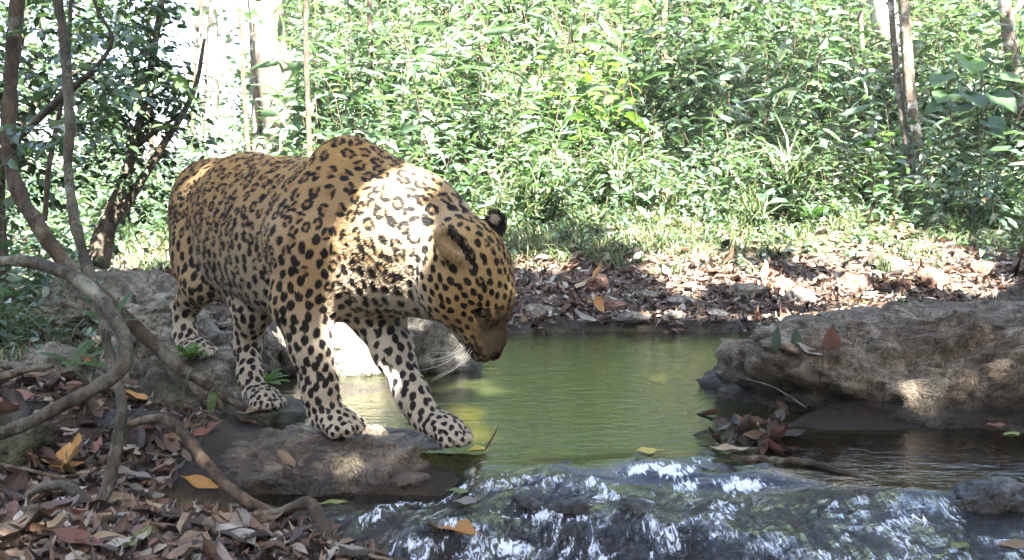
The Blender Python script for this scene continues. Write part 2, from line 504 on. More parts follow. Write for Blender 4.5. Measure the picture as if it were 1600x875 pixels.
def _st(px, py, r, h, f, zz=-.03):
    Y = (CAMZ - zz) * FPX / (py - HORIZ)
    return ((px - 800) / FPX * Y, Y, r, h, f)
STONES = [_st(868, 742, .085, .022, .85, 0), _st(1010, 752, .085, .020, 1.0), _st(1110, 764, .10, .020, 1.0), _st(1200, 768, .06, .015, .7), _st(820, 790, .075, .024, .9), _st(905, 808, .07, .022, .8),
          _st(1110, 728, .05, .014, .8, 0), _st(700, 830, .06, .018, .8, -.06), _st(630, 842, .05, .016, .8, -.06), _st(985, 815, .06, .015, .65), _st(1090, 822, .06, .014, .6), _st(1200, 832, .07, .014, .55),
          _st(1320, 812, .06, .012, .5), _st(1440, 800, .05, .012, .6), _st(790, 850, .07, .02, .8, -.07), _st(900, 865, .06, .016, .7, -.08), _st(1040, 862, .07, .014, .6, -.08)]
def water_z(x, y):
    """stream surface: pool, a slanting lip, two broken steps below it; also how rough and how white it is"""
    p3 = np.stack([x, y, np.zeros_like(x)], -1).reshape(-1, 3)
    d = lip_y(x) - y
    wx = fbm(p3 * 6, 2, 61) * .06; wy = fbm(p3 * 6 + 40, 2, 62) * .06
    c, s = math.cos(.45), math.sin(.45)
    qr = np.stack([(p3[:, 0] + wx) * c - (p3[:, 1] + wy) * s, (p3[:, 0] + wx) * s + (p3[:, 1] + wy) * c, p3[:, 2]], -1)
    n0 = fbm(p3 * 6.5 + 9, 2, 66).reshape(x.shape)
    n1 = fbm(qr * np.array((18, 9, 1)), 3, 71).reshape(x.shape)
    n2 = fbm(qr * np.array((50, 26, 1)), 3, 91).reshape(x.shape)
    dd = d + .03 * n0
    z = -.020 * sstep(-.02, .10, dd) - .075 * sstep(.02, .45, dd)
    left = sstep(-.06, -.17, x) * sstep(2.30, 2.19, y)
    z = z - (.065 + np.minimum(z, 0)) * left * sstep(.20, .05, d)
    z -= .05 * sstep(1.75, 1.3, y)
    turb = sstep(-.02, .06, d) * sstep(-.42, -.20, x + .5 * (2.2 - y)) * (1 - .70 * sstep(.70, 1.0, x - .9 * d))
    z = z + turb * (.010 * n0 + .009 * n1 + .0045 * n2)
    foam_glint = .62 * sstep(-.10, .45, n1 + .6 * n2 + .5 * n0) * turb
    for sx, sy, sr, sh, sf in STONES:                         # water heaps up over each stone and breaks below it
        ex, ey = x - sx, y - sy
        lob = np.exp(-(ex / (sr * 1.25)) ** 2 - (ey / (sr * .8)) ** 2)
        z = z + .62 * sh * lob
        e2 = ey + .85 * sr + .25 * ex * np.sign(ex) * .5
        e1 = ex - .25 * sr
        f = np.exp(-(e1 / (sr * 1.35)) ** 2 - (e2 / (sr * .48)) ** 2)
        foam_glint = np.maximum(foam_glint, sf * f * (.45 + .75 * sstep(-.3, .3, n1 + .6 * n2)))
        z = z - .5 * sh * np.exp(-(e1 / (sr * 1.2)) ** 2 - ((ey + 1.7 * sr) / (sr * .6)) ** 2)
    foam_glint = np.clip(foam_glint, 0, 1)
    return z, turb, foam_glint

def ground_z(x, y, full=False):
    x = np.asarray(x, float); y = np.asarray(y, float)
    p3 = np.stack([x, y, np.zeros_like(x)], -1).reshape(-1, 3)
    sdp = poly_sd(POOL, x, y); sdd = poly_sd(DOWN, x, y)
    sd = np.minimum(sdp, sdd)
    lf = sstep(-.15, -.31, x / np.maximum(y, .5))            # 1 = open left side
    n1 = fbm(p3 * 1.3, 3, 3).reshape(x.shape); n2 = fbm(p3 * 7, 3, 4).reshape(x.shape)
    # left bank
    zl = -.035 + .115 * sstep(0, .55, sd) + .10 * sstep(2.0, 3.6, y) + .10 * sstep(4, 8, y) + .02 * np.clip(y - 8, 0, 60)
    # far bank and hill
    yy = y - .12 * np.maximum(x - 1.2, 0)
    zr = np.interp(yy, [-50, 2.4, 4.33, 5.3, 7.0, 12, 30, 150], [.02, .02, .012, .17, .62, 2.95, 9.5, 16]) * (y > 2.4) + .02
    zr = np.where(y < 4.2, np.maximum(-.02 + .16 * sstep(0, .4, sd), 0), zr)
    m = sstep(3.6, 4.3, y)
    zb = zl * (1 - m) + (zl * lf + zr * (1 - lf)) * m
    zb = np.where((x > .2) & (y <= 4.2), zr, zb)
    zb = zb + .03 * n1 * sstep(0, .5, sd) * (1 + .5 * np.maximum(y - 5, 0)) + .012 * n2
    bed = -.06 - .16 * sstep(0, .5, -sdp)
    wz, turb, _ = water_z(x, y)
    bedd = wz - .05 - .02 * sstep(0, .3, -sdd) + .012 * n2
    bed = np.where(sdp < 0, np.minimum(bed, wz - .03), bedd)
    k = sstep(.05, -.06, sd)
    z = zb * (1 - k) + bed * k
    if full:
        return z, k, sd, lf
    return z

def build_ground():
    ys = np.concatenate([np.arange(.4, 6, .03), np.arange(6, 16, .12), np.geomspace(16, 150, 40)])
    xs0 = np.concatenate([-np.geomspace(3.2, 150, 40)[::-1], np.arange(-3.15, 3.2, .03), np.geomspace(3.2, 150, 40)])
    ys = np.concatenate([-np.geomspace(.4, 150, 30)[::-1], np.arange(-.3, .4, .1), ys])
    X, Y = np.meshgrid(xs0, ys, indexing='ij')
    Z, k, sd, lf = ground_z(X, Y, True)
    green = sstep(5.5, 6.7, Y + .4 * fbm(np.stack([X, Y, Z * 0], -1).reshape(-1, 3) * 1.7, 3, 9).reshape(X.shape)) * (1 - .3 * lf)
    nx, ny = X.shape
    i, j = np.meshgrid(np.arange(nx - 1), np.arange(ny - 1), indexing='ij')
    F = np.stack([i * ny + j, (i + 1) * ny + j, (i + 1) * ny + j + 1, i * ny + j + 1], -1).reshape(-1, 4)
    me = mesh_np('ground', np.stack([X, Y, Z], -1).reshape(-1, 3), F, True, dict(green=green.ravel(), bed=k.ravel(), wet=(sstep(.55, .05, sd) * (1 - k) * (Y < 4.6)).ravel()))
    return obj('ground', me, M['ground'], kind='structure')
ground = build_ground()

def build_water():
    xs = np.arange(-1.35, 2.6, .011); ys = np.arange(.9, 4.55, .011)
    X, Y = np.meshgrid(xs, ys, indexing='ij')
    Z, turb, foam_glint = water_z(X, Y)
    nx, ny = X.shape
    i, j = np.meshgrid(np.arange(nx - 1), np.arange(ny - 1), indexing='ij')
    F = np.stack([i * ny + j, (i + 1) * ny + j, (i + 1) * ny + j + 1, i * ny + j + 1], -1).reshape(-1, 4)
    G = ground_z(X, Y)
    wet = ((G < Z + .05) & ~((X < -.60) & (Y < 2.4))).ravel()
    F = F[wet[F].any(1)]
    used = np.unique(F); mp = np.full(X.size, -1); mp[used] = np.arange(len(used))
    V = np.stack([X, Y, Z], -1).reshape(-1, 3)[used]
    me = mesh_np('stream', V, mp[F], True, dict(turb=turb.ravel()[used], foam_glint=foam_glint.ravel()[used], brown=sstep(.06, -.05, poly_sd(DOWN, X, Y)).ravel()[used]))
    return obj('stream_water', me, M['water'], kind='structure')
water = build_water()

# ------------------------------------------------------------------ rocks
import bmesh
_ICO = {}
def ico(n):
    if n not in _ICO:
        bm = bmesh.new(); bmesh.ops.create_icosphere(bm, subdivisions=n, radius=1)
        V = np.array([v.co[:] for v in bm.verts]); F = np.array([[v.index for v in f.verts] for f in bm.faces])
        bm.free(); _ICO[n] = (V, F)
    return _ICO[n]

def make_rock(name, c, half, mat, label=None, seed=0, rz=0.0, top=None, rough=.22, sub=5, strata=0.0, facets=5, cat='rock', group=None, sq=.75, tilt=(0, 0), fine=.08, soft=.12, crag=.16, ttilt=0.0):
    V, F = ico(sub)
    r = np.random.default_rng(seed + 1000)
    D = V.copy()
    q = np.sign(D) * np.abs(D) ** sq                          # squarish boulder
    q /= np.maximum(np.linalg.norm(q, axis=1)[:, None] ** .5, 1e-6)
    for _ in range(facets):                                   # broken planes
        n = r.normal(size=3); n /= np.linalg.norm(n); d = .72 + .22 * r.random()
        ex = np.maximum(q @ n - d, 0)
        q = q - n * (ex * .85)[:, None]
    s = 1 + rough * fbm(q * 1.6 + seed, 4, seed) + rough * .35 * fbm(q * 5 + seed, 3, seed + 5)
    q = q * s[:, None]
    P = q * np.array(half)
    if strata:
        w = P[:, 2] * 26 + 2.2 * fbm(P * 5 + seed, 3, seed + 9)
        ter = np.abs((w % 1.0) - .5) * 2
        hor = D * np.array((1, 1, .15)); hor /= np.linalg.norm(hor, axis=1)[:, None]
        P = P + hor * (strata * (ter - .5))[:, None]
        rg = 1 - np.abs(fbm(P * 13 + seed, 4, seed + 3))
        P = P - V * (strata * 1.5 * sstep(.80, 1.0, rg))[:, None]
        rg2 = np.abs(fbm(P * 28 + seed, 3, seed + 13))
        P = P + V * (strata * 1.1 * (.35 - rg2))[:, None]
    if crag:                                                  # joints and broken steps
        fq = 1.5 / min(half)
        rg = 1 - np.abs(fbm(P * fq + seed, 4, seed + 21))
        P = P - V * (crag * min(half) * sstep(.72, 1.0, rg))[:, None]
        bl = fbm(P * fq * 2.6 + seed, 2, seed + 23)
        P = P + V * (crag * .45 * min(half) * (np.round(bl * 3) / 3))[:, None] * .6
    fn = fbm(P * 30 + seed, 4, seed + 7)
    P = P + V * (fine * min(half) * fn)[:, None]
    cz, sz = math.cos(rz), math.sin(rz)
    P = P @ np.array(((cz, sz, 0), (-sz, cz, 0), (0, 0, 1)))
    P[:, 2] += P[:, 0] * tilt[0] + P[:, 1] * tilt[1]
    if top is not None:                                       # worn, flattish top
        lim = top - c[2] + .010 * fbm(P * 9 + seed, 3, seed + 2) + P[:, 0] * ttilt
        ex = P[:, 2] - lim
        P[:, 2] = np.where(ex > 0, lim + ex * soft, P[:, 2])
    me = mesh_np(name, P, F, True)
    pr = dict(category=cat, label=label or '')
    if group: pr['group'] = group
    o = obj(name, me, mat, **pr)
    o.location = c
    return o

ROCKS = []
def rock(*a, **k):
    o = make_rock(*a, **k); ROCKS.append(o); return o
rock('boulder', (-.435, 2.375, -.085), (.375, .215, .16), M['rock_brown'], 'long low wet brown rock under the leopard\'s front paws', 3, rz=.0, top=.0, rough=.15, sub=6, facets=1, tilt=(-.02, .0), sq=.82, soft=.75, crag=.12, fine=.12)
rock('mossy_rock', (-.735, 2.70, -.06), (.17, .15, .12), M['rock_moss'], 'dark mossy rock under the leopard\'s near hind paw', 5, top=.016, rough=.2)
rock('mossy_rock', (-.97, 2.62, -.02), (.14, .15, .145), M['rock_moss'], 'dark block of mossy rock behind the crossing vine stems', 8, rz=.3, rough=.2, sq=.6)
rock('rock', (-.93, 2.92, .0), (.19, .15, .19), M['rock_grey'], 'grey stone under the leopard\'s rear hind paw', 14, rz=.4, top=.122, rough=.2)
rock('boulder', (-1.41, 3.52, .08), (.32, .34, .27), M['rock_grey'], 'broad pale flat-topped boulder at left behind the vines', 21, rz=-.2, top=.330, rough=.18, sub=6, strata=.014, sq=.60, tilt=(.0, .05), fine=.07)
rock('boulder', (-.63, 3.42, .03), (.22, .18, .17), M['rock_grey'], 'sunlit pale boulder at the water seen between the leopard\'s legs', 33, rough=.18)
rock('boulder', (-.29, 3.46, .02), (.19, .15, .18), M['rock_grey'], 'grey boulder at the pool edge behind the leopard\'s chin', 41, rz=.5, rough=.16)
rock('rock', (-.86, 3.28, .03), (.09, .09, .13), M['rock_grey'], 'small grey rock behind the leopard\'s striding hind leg', 44, rough=.25)
rock('rock', (-1.02, 3.20, .05), (.14, .12, .13), M['rock_grey'], 'rough grey rock behind the leopard\'s rear hind foot', 47, rough=.25)
rock('rock', (-1.30, 2.74, .09), (.125, .11, .10), M['rock_grey'], 'rounded grey rock left of the small fern', 52, rz=.2, rough=.2)
rock('mossy_rock', (-1.14, 2.16, .02), (.10, .12, .12), M['rock_moss'], 'dark rock at the left edge of the picture', 57, rough=.25)
rock('rock', (-1.16, 2.88, .06), (.10, .09, .07), M['rock_grey'], 'lichen-speckled pale stone beside the fern', 61, rough=.2)
rock('rock', (-.98, 2.42, .02), (.09, .08, .07), M['rock_wet'], 'small dark stone among the leaves below the looping vine', 63, rough=.3)
rock('boulder', (1.36, 2.93, -.05), (.78, .46, .40), M['rock_right'], 'big craggy weathered boulder on the right of the pool', 77, rz=-.06, top=.225, rough=.19, sub=6, strata=0, sq=.78, facets=4, fine=.12, soft=.5, crag=.13, ttilt=.09)
rock('boulder', (2.05, 3.55, .06), (.42, .30, .22), M['rock_right'], 'rounded boulder half hidden behind the big right boulder at the picture edge', 81, rough=.2, sub=6, strata=.016)
rock('rock', (.985, 1.985, -.045), (.115, .075, .07), M['rock_wet'], 'dark wet rock in the riffle at bottom right', 90, rough=.28)
rock('rock', (1.15, 2.02, -.05), (.10, .08, .07), M['rock_wet'], 'wet blackish rock touching the right picture edge', 93, rough=.28)
_where = ['at the lip left of the middle', 'at the lip in the middle', 'at the lip right of the middle', 'below the leaf dam', 'left of centre in the lower step', 'in the centre of the lower step', 'under the tan leaf of the dam',
          'below the rock tip', 'beside the long orange leaf', 'in the middle of the lower riffle', 'right of the middle in the lower riffle', 'below the end of the dark stick', 'in the right channel', 'left of the dark wet rock', 'near the bottom edge left of centre', 'near the bottom edge in the middle', 'near the bottom edge right of centre']
for k, (sx, sy, sr, sh, sf) in enumerate(STONES):
    zz = float(water_z(np.array([sx]), np.array([sy]))[0][0])
    rock('stone', (sx, sy + .01, zz - .043 + (.012 if k in (4, 5, 9) else 0)), (sr * .95, sr * .62, .045), M['rock_wet'], 'wet stone the riffle pours over, %s' % _where[k], 300 + k, rough=.3, sub=4, cat='stone', rz=k * 1.3)
# stones on the far bank
far = [(1165, 472, 4.85, .10, .05, 'rock_grey', 'flat grey stone at the foot of the far bank'),
       (1335, 455, 5.05, .11, .075, 'stone_red', 'reddish brown stone with a ridge above the right boulder'),
       (1408, 458, 5.0, .055, .045, 'stone_red', 'small dark reddish stone beside the ridged one'),
       (1530, 440, 5.3, .085, .060, 'stone_red', 'dark round reddish stone on the bank at far right'),
       (1455, 452, 5.1, .12, .07, 'stone_red', 'broad reddish brown stone above the boulder top'),
       (930, 452, 4.95, .10, .05, 'stone_red', 'reddish earth clod on the far bank right of the leopard\'s head'),
       (1010, 470, 4.8, .06, .03, 'rock_grey', 'low grey stone in the far leaf litter'),
       (1090, 415, 5.5, .07, .045, 'stone_red', 'brown clod above the white sunlit leaves'),
       (1195, 540, 4.15, .035, .02, 'rock_wet', 'little dark stone at the far waterline by the boulder'),
       (890, 525, 4.3, .06, .025, 'rock_wet', 'wet dark stone at the far waterline'),
       (840, 500, 4.5, .08, .04, 'rock_grey', 'grey stone on the far bank beside the leopard\'s nose'),
       (1250, 480, 4.75, .10, .05, 'rock_grey', 'grey stone on the bank behind the left end of the boulder'),
       (1220, 452, 5.0, .07, .05, 'stone_red', 'small reddish stone right of the sunlit patch'),
       (960, 488, 4.6, .07, .035, 'stone_red', 'small reddish stone above the far waterline'),
       (1060, 485, 4.65, .09, .04, 'rock_grey', 'broad grey stone half covered by litter'),
       (1390, 425, 5.4, .09, .06, 'rock_grey', 'pale stone in the sunlit grass at right'),
       (990, 515, 4.4, .08, .03, 'rock_grey', 'flat stone at the far water edge under leaves'),
       (1050, 512, 4.42, .07, .03, 'rock_grey', 'pale flat stone at the far water edge'),
       (1120, 508, 4.45, .06, .03, 'rock_wet', 'dark stone at the far water edge in front of the flat grey stone')]
for k, (px, py, Y, a, h_, m_, lb) in enumerate(far):
    p = W(px, py, Y)
    gz = float(ground_z(np.array([p[0]]), np.array([Y]))[0])
    rock('stone', (p[0], Y, gz + h_ * .25), (a, a * .7, h_), M[m_], lb, 200 + k, rz=k, rough=.28, sub=4, facets=6, cat='stone')

# surfaces that things may rest on
def arrays_of(o):
    me = o.data; n = len(me.vertices)
    co = np.empty(n * 3, np.float32); me.vertices.foreach_get('co', co)
    f = np.empty(len(me.loops), np.int32); me.loops.foreach_get('vertex_index', f)
    return co.reshape(-1, 3) + np.array(o.location, np.float32), f.reshape(-1, 3 if len(me.loops) == 3 * len(me.polygons) else 4)
def bvh_of(objs):
    V, F = join_arrays([(v, [f]) for v, f in map(arrays_of, objs)])
    return BVHTree.FromPolygons(V.tolist(), [q for f in F for q in f.tolist()])
def settle(o, spots):
    """raise or lower a rock so that it just carries the paws: spots are (x, y, z)"""
    b = bvh_of([o]); dz = []
    for x, y, z in spots:
        hit = b.ray_cast(Vector((x, y, 3)), Vector((0, 0, -1)))
        if hit[0] is not None: dz.append(z - hit[0].z)
    print('settle', o.name, [round(d, 3) for d in dz])
    if dz: o.location.z += min(dz) + .004
pw = lambda px, py, Y, dz: (*W(px, py, Y)[:2], W(px, py, Y)[2] - dz)
settle(ROCKS[0], [pw(521, 657, 2.375, .034), pw(688, 668, 2.335, .034)])
settle(ROCKS[1], [pw(409, 622, 2.675, .030)])
settle(ROCKS[3], [pw(306, 544, 2.875, .029)])
BVH_ROCK = bvh_of(ROCKS)
BVH_ALL = None
def surf(x, y):
    gz = float(ground_z(np.array([x]), np.array([y]))[0])
    h_ = BVH_ROCK.ray_cast(Vector((x, y, 3)), Vector((0, 0, -1)))
    if h_[0] is not None and h_[0].z > gz:
        return h_[0].z, h_[1], True
    e = .02
    g = ground_z(np.array([x + e, x]), np.array([y, y + e]))
    return gz, Vector((-(g[0] - gz) / e, -(g[1] - gz) / e, 1)).normalized(), False
# ------------------------------------------------------------------ leopard
def build_leopard(VOX=0.0035, NHAIR=300000):
    Hx, Sx = np.array((-0.912, 2.95)), np.array((-0.40, 2.45))
    hd = (Sx - Hx) / np.linalg.norm(Sx - Hx)
    vd = np.array((hd[1], -hd[0]))
    O = np.array((*((Hx + Sx) / 2), 0.0))
    B = np.array(((*hd, 0), (*vd, 0), (0, 0, 1.0)))          # rows: u (forward), v (right), z
    def L(px, py, Y, dv=0.0):
        p = B @ (W(px, py, Y) - O)
        p[1] += dv
        return p
    prims = []
    ears = []
    def rc(a, ra, b, rb, k=0.03, tag='torso', sv=1.0, sub=False):
        prims.append(dict(t='rc', a=np.array(a, float), b=np.array(b, float), ra=ra, rb=rb, k=k, tag=tag, sv=sv, sub=sub))
    def ell(c, r, axes=None, k=0.02, tag='torso', sub=False):
        prims.append(dict(t='el', c=np.array(c, float), r=np.array(r, float), ax=np.eye(3) if axes is None else np.array(axes), k=k, tag=tag, sub=sub))
    def chain(pts, k=0.03, tag='leg', sv=1.0, tags=None):
        for i in range(len(pts) - 1):
            rc(pts[i][0], pts[i][1], pts[i + 1][0], pts[i + 1][1], k, tags[i] if tags else tag, sv)
    def ev(p, P):
        if p['t'] == 'rc':
            ab = p['b'] - p['a']
            t = np.clip(((P - p['a']) @ ab) / (ab @ ab), 0, 1)
            q = P - (p['a'] + t[..., None] * ab)
            if p['sv'] != 1.0:
                q = q * np.array((1, 1 / p['sv'], 1))
            return np.linalg.norm(q, axis=-1) - (p['ra'] + t * (p['rb'] - p['ra']))
        q = (P - p['c']) @ p['ax'].T
        k0 = np.linalg.norm(q / p['r'], axis=-1)
        k1 = np.linalg.norm(q / p['r'] ** 2, axis=-1) + 1e-9
        return k0 * (k0 - 1) / k1

    # --- trunk
    rc(L(345, 330, 2.97), .145, L(392, 344, 2.80), .180, .05, 'torso', .80)
    rc(L(392, 344, 2.80), .180, L(452, 367, 2.65), .200, .05, 'torso', .80)
    rc(L(452, 367, 2.65), .200, L(525, 374, 2.50), .203, .04, 'torso', .76)
    rc(L(525, 374, 2.50), .200, L(590, 398, 2.41), .150, .05, 'torso', .78)
    rc(L(385, 400, 2.80), .12, L(470, 425, 2.62), .125, .05, 'belly', 1.0)
    # shoulder hump and blades
    rc(L(545, 268, 2.45), .083, L(590, 318, 2.43), .12, .05, 'torso', .8)
    rc(L(538, 266, 2.44, .022), .056, L(500, 375, 2.44, .075), .085, .06, 'torso', .8)
    rc(L(552, 266, 2.46, -.022), .056, L(575, 375, 2.50, -.075), .085, .06, 'torso', .8)
    # rump
    ell(L(347, 325, 2.96, .050), (.14, .078, .13), None, .07, 'torso')
    ell(L(347, 325, 2.98, -.050), (.14, .078, .13), None, .07, 'torso')
    # neck
    rc(L(572, 330, 2.43), .140, L(640, 362, 2.34), .137, .05, 'neck', .92)
    rc(L(640, 362, 2.34), .137, L(700, 398, 2.26), .112, .05, 'neck', .95)
    rc(L(610, 430, 2.38), .085, L(690, 450, 2.27), .075, .05, 'throat', 1.0)

    # --- head, in its own frame (a forward, s to its right, t up)
    Lw = np.array((0.43, 0.85, 0.29)); Lw /= np.linalg.norm(Lw)
    f = np.array((0.30, 0.20, -0.95)); f -= Lw * (f @ Lw); f /= np.linalg.norm(f)
    tt = np.cross(f, Lw)
    HB = np.array((f, -Lw, tt))
    HC = W(733, 434, 2.20)
    HBl = HB @ B.T                                            # head axes expressed in body-local space
    def h(a, s, t):
        return B @ (HC + a * f - s * Lw + t * tt - O)
    def hell(c, r, k=.02, tag='head', rot=None, sub=False):
        ax = HBl if rot is None else rot @ HBl
        ell(h(*c), r, ax, k, tag, sub)
    hell((-.030, 0, .005), (.108, .090, .090), .03)
    hell((.035, 0, .020), (.085, .070, .070), .03)
    for s in (1, -1):
        hell((.010, s * .060, -.032), (.075, .042, .062), .035)         # cheeks
        hell((-.010, s * .050, .045), (.055, .030, .030), .03)          # temples
        hell((.060, s * .041, .054), (.036, .018, .018), .015, 'brow')
        hell((.150, s * .027, -.008), (.044, .033, .034), .010, 'muzzle')   # whisker pads
        hell((.090, s * .050, -.002), (.045, .020, .030), .025, 'face')
        hell((.066, s * .060, .040), (.017, .014, .013), .012, 'socket', sub=True)
    rc(h(.02, 0, -.015), .072, h(.13, 0, -.006), .045, .03, 'face')
    rc(h(.045, 0, .060), .032, h(.156, 0, .014), .024, .02, 'bridge')
    hell((.186, 0, .000), (.018, .021, .018), .010, 'nose')
    hell((.138, 0, -.048), (.034, .027, .020), .010, 'chin')
    rc(h(.02, .032, -.058), .037, h(.120, .014, -.050), .021, .02, 'chin')
    rc(h(.02, -.032, -.058), .037, h(.120, -.014, -.050), .021, .02, 'chin')
    for s in (1, -1):
        rc(h(.098, s * .056, -.040), .008, h(.172, s * .036, -.036), .005, .006, 'mouth', sub=True)
    # ears: rounded shells laid half back
    for s in (1, -1):
        base = np.array((-.078, s * .078, .052))
        d = np.array((-.80, s * .42, -.22)); d /= np.linalg.norm(d)
        n = np.array((-.05, s * .50, .80)); n -= d * (n @ d); n /= np.linalg.norm(n)
        if s < 0:                                             # far ear pricked, near ear turned back
            d = np.array((-.88, s * .10, .42)); d /= np.linalg.norm(d)
            n = np.array((.10, .95, .25)); n -= d * (n @ d); n /= np.linalg.norm(n)
        m = np.cross(d, n)
        rot = np.array((d, m, n))
        c = base + d * (.026 if s > 0 else .014)
        ell(h(*c), (.056, .027, .015) if s > 0 else (.035, .025, .013), rot @ HBl, .014, 'ear')
        ears.append((base, d, m, n))
        c2 = base + d * .034 + n * .012
        ell(h(*c2), (.042, .017, .011), rot @ HBl, .006, 'earin', sub=True)

    # --- legs
    def paw(c, d, s=1.0, tag='paw', dz=0.0):
        """c: local centre of the pad, d: local forward direction in the ground plane"""
        d = np.array((d[0], d[1], dz)); d /= np.linalg.norm(d)
        w = np.cross((0, 0, 1.0), d); w /= np.linalg.norm(w)
        up = np.cross(d, w)
        ax = np.array((d, w, up))
        def at(a, b, z): return c + (a * d + b * w + z * up) * s
        ell(at(-.002, 0, .004), np.array((.060, .046, .032)) * s, ax, .02, tag)
        for b, a in ((-.036, .030), (-.013, .048), (.013, .048), (.036, .030)):
            rc(at(a * .3, b * .80, .008), .019 * s, at(a, b, -.006), .0165 * s, .004, tag)
            ell(at(a + .010, b * 1.06, -.010), np.array((.021, .0152, .0165)) * s, ax, .003, tag)
    def dirl(x, y):
        q = B @ np.array((x, y, 0)); return q[:2]
    # right fore
    chain([(L(500, 375, 2.38), .083), (L(470, 470, 2.40), .066), (L(486, 540, 2.385), .0435), (L(500, 606, 2.385), .0365), (L(507, 640, 2.39), .039)],
          .05, tags=['upper', 'upper', 'lower', 'lower'])
    ell(L(462, 474, 2.44), (.045, .04, .06), None, .03, 'upper')
    paw(L(521, 657, 2.375), dirl(.75, -.55), 1.08)
    # left fore, striding ahead
    chain([(L(590, 410, 2.50), .092), (L(590, 490, 2.48), .064), (L(614, 548, 2.43), .0445), (L(643, 615, 2.38), .0355), (L(660, 645, 2.365), .038)],
          .035, tags=['upper', 'upper', 'lower', 'lower'])
    paw(L(688, 668, 2.335), dirl(.85, -.42), 1.06, dz=-.16)
    # right hind
    chain([(L(322, 335, 2.92), .098), (L(314, 395, 2.88), .086), (L(318, 440, 2.83), .058)], .05, tags=['thigh', 'thigh'], sv=.85)
    rc(L(312, 350, 2.95), .080, L(300, 425, 2.93), .056, .04, 'thigh', .9)
    chain([(L(316, 440, 2.83), .056), (L(288, 482, 2.96), .033), (L(289, 522, 2.93), .028), (L(294, 540, 2.91), .030)], .03, tags=['thigh', 'lower', 'lower'])
    paw(L(306, 544, 2.875), dirl(.70, -.70), .92)
    # left hind, stepped under the belly
    chain([(L(362, 345, 2.98), .105), (L(385, 430, 2.84), .085), (L(396, 482, 2.73), .058)], .04, tags=['thigh', 'thigh'], sv=.9)
    chain([(L(394, 482, 2.73), .052), (L(386, 540, 2.79), .035), (L(391, 585, 2.735), .030), (L(399, 612, 2.70), .032)], .03, tags=['lower', 'lower', 'lower'])
    paw(L(409, 622, 2.675), dirl(.65, -.75), .95)
    # tail, hanging on the far side
    tl = [L(335, 290, 3.06), L(330, 300, 3.15), L(318, 345, 3.24), L(308, 400, 3.28), L(304, 445, 3.27), L(303, 480, 3.22)]
    for i in range(5):
        rc(tl[i], .036 - .003 * i, tl[i + 1], .033 - .003 * i, .02, 'tail')

    # --- field on a grid
    allp = np.concatenate([[p['a'], p['b']] if p['t'] == 'rc' else [p['c']] for p in prims])
    lo, hi = allp.min(0) - .26, allp.max(0) + .26
    lo[2] = max(lo[2], -.08)
    N = np.ceil((hi - lo) / VOX).astype(int) + 1
    F = np.full(N, 0.5, np.float32)
    ax = [lo[i] + VOX * np.arange(N[i]) for i in range(3)]
    for p in prims:
        if p['t'] == 'rc':
            r = max(p['ra'], p['rb'])
            a, b = np.minimum(p['a'], p['b']) - r, np.maximum(p['a'], p['b']) + r
        else:
            r = p['r'].max(); a, b = p['c'] - r, p['c'] + r
        m = p['k'] + .02
        i0 = np.maximum(((a - m - lo) / VOX).astype(int), 0)
        i1 = np.minimum(((b + m - lo) / VOX).astype(int) + 2, N)
        G = np.stack(np.meshgrid(*[ax[i][i0[i]:i1[i]] for i in range(3)], indexing='ij'), -1)
        d = ev(p, G)
        sl = tuple(slice(i0[i], i1[i]) for i in range(3))
        f0 = F[sl]; k = p['k']
        if p['sub']:
            hh = np.maximum(k - np.abs(-d - f0), 0) / k
            F[sl] = np.maximum(f0, -d) + hh * hh * k * .25
        else:
            hh = np.maximum(k - np.abs(d - f0), 0) / k
            F[sl] = np.minimum(f0, d) - hh * hh * k * .25
    V, Q = surface_nets(F, lo, VOX)
    del F
    # keep the largest shell, relax slightly
    V = relax(V, Q, 4)
    me0 = mesh_np('tmp', V, Q)
    Nn = np.empty(len(V) * 3, np.float32); me0.vertices.foreach_get('normal', Nn); Nn = Nn.reshape(-1, 3)
    bpy.data.meshes.remove(me0)
    # --- regions
    tags = {}
    for p in prims:
        if p['sub']:
            continue
        d = ev(p, V)
        tags[p['tag']] = np.minimum(tags.get(p['tag'], 9), d)
    names = list(tags)
    D = np.stack([tags[n] for n in names], 1)
    wgt = np.exp(-np.maximum(D - D.min(1)[:, None], 0) / .012); wgt /= wgt.sum(1)[:, None]
    wt = {n: wgt[:, i] for i, n in enumerate(names)}
    g = lambda *n: sum(wt.get(x, 0) for x in n)
    headw = g('head', 'brow', 'face', 'muzzle', 'bridge', 'nose', 'chin')
    world_v = V @ B + O
    hv = (world_v - HC) @ HB.T                                # head coordinates a, s, t
    return dict(V=V, Q=Q, N=Nn, wt=wt, g=g, headw=headw, hv=hv, B=B, O=O, HB=HB, HC=HC, h=h, NHAIR=NHAIR, L=L, ears=ears)

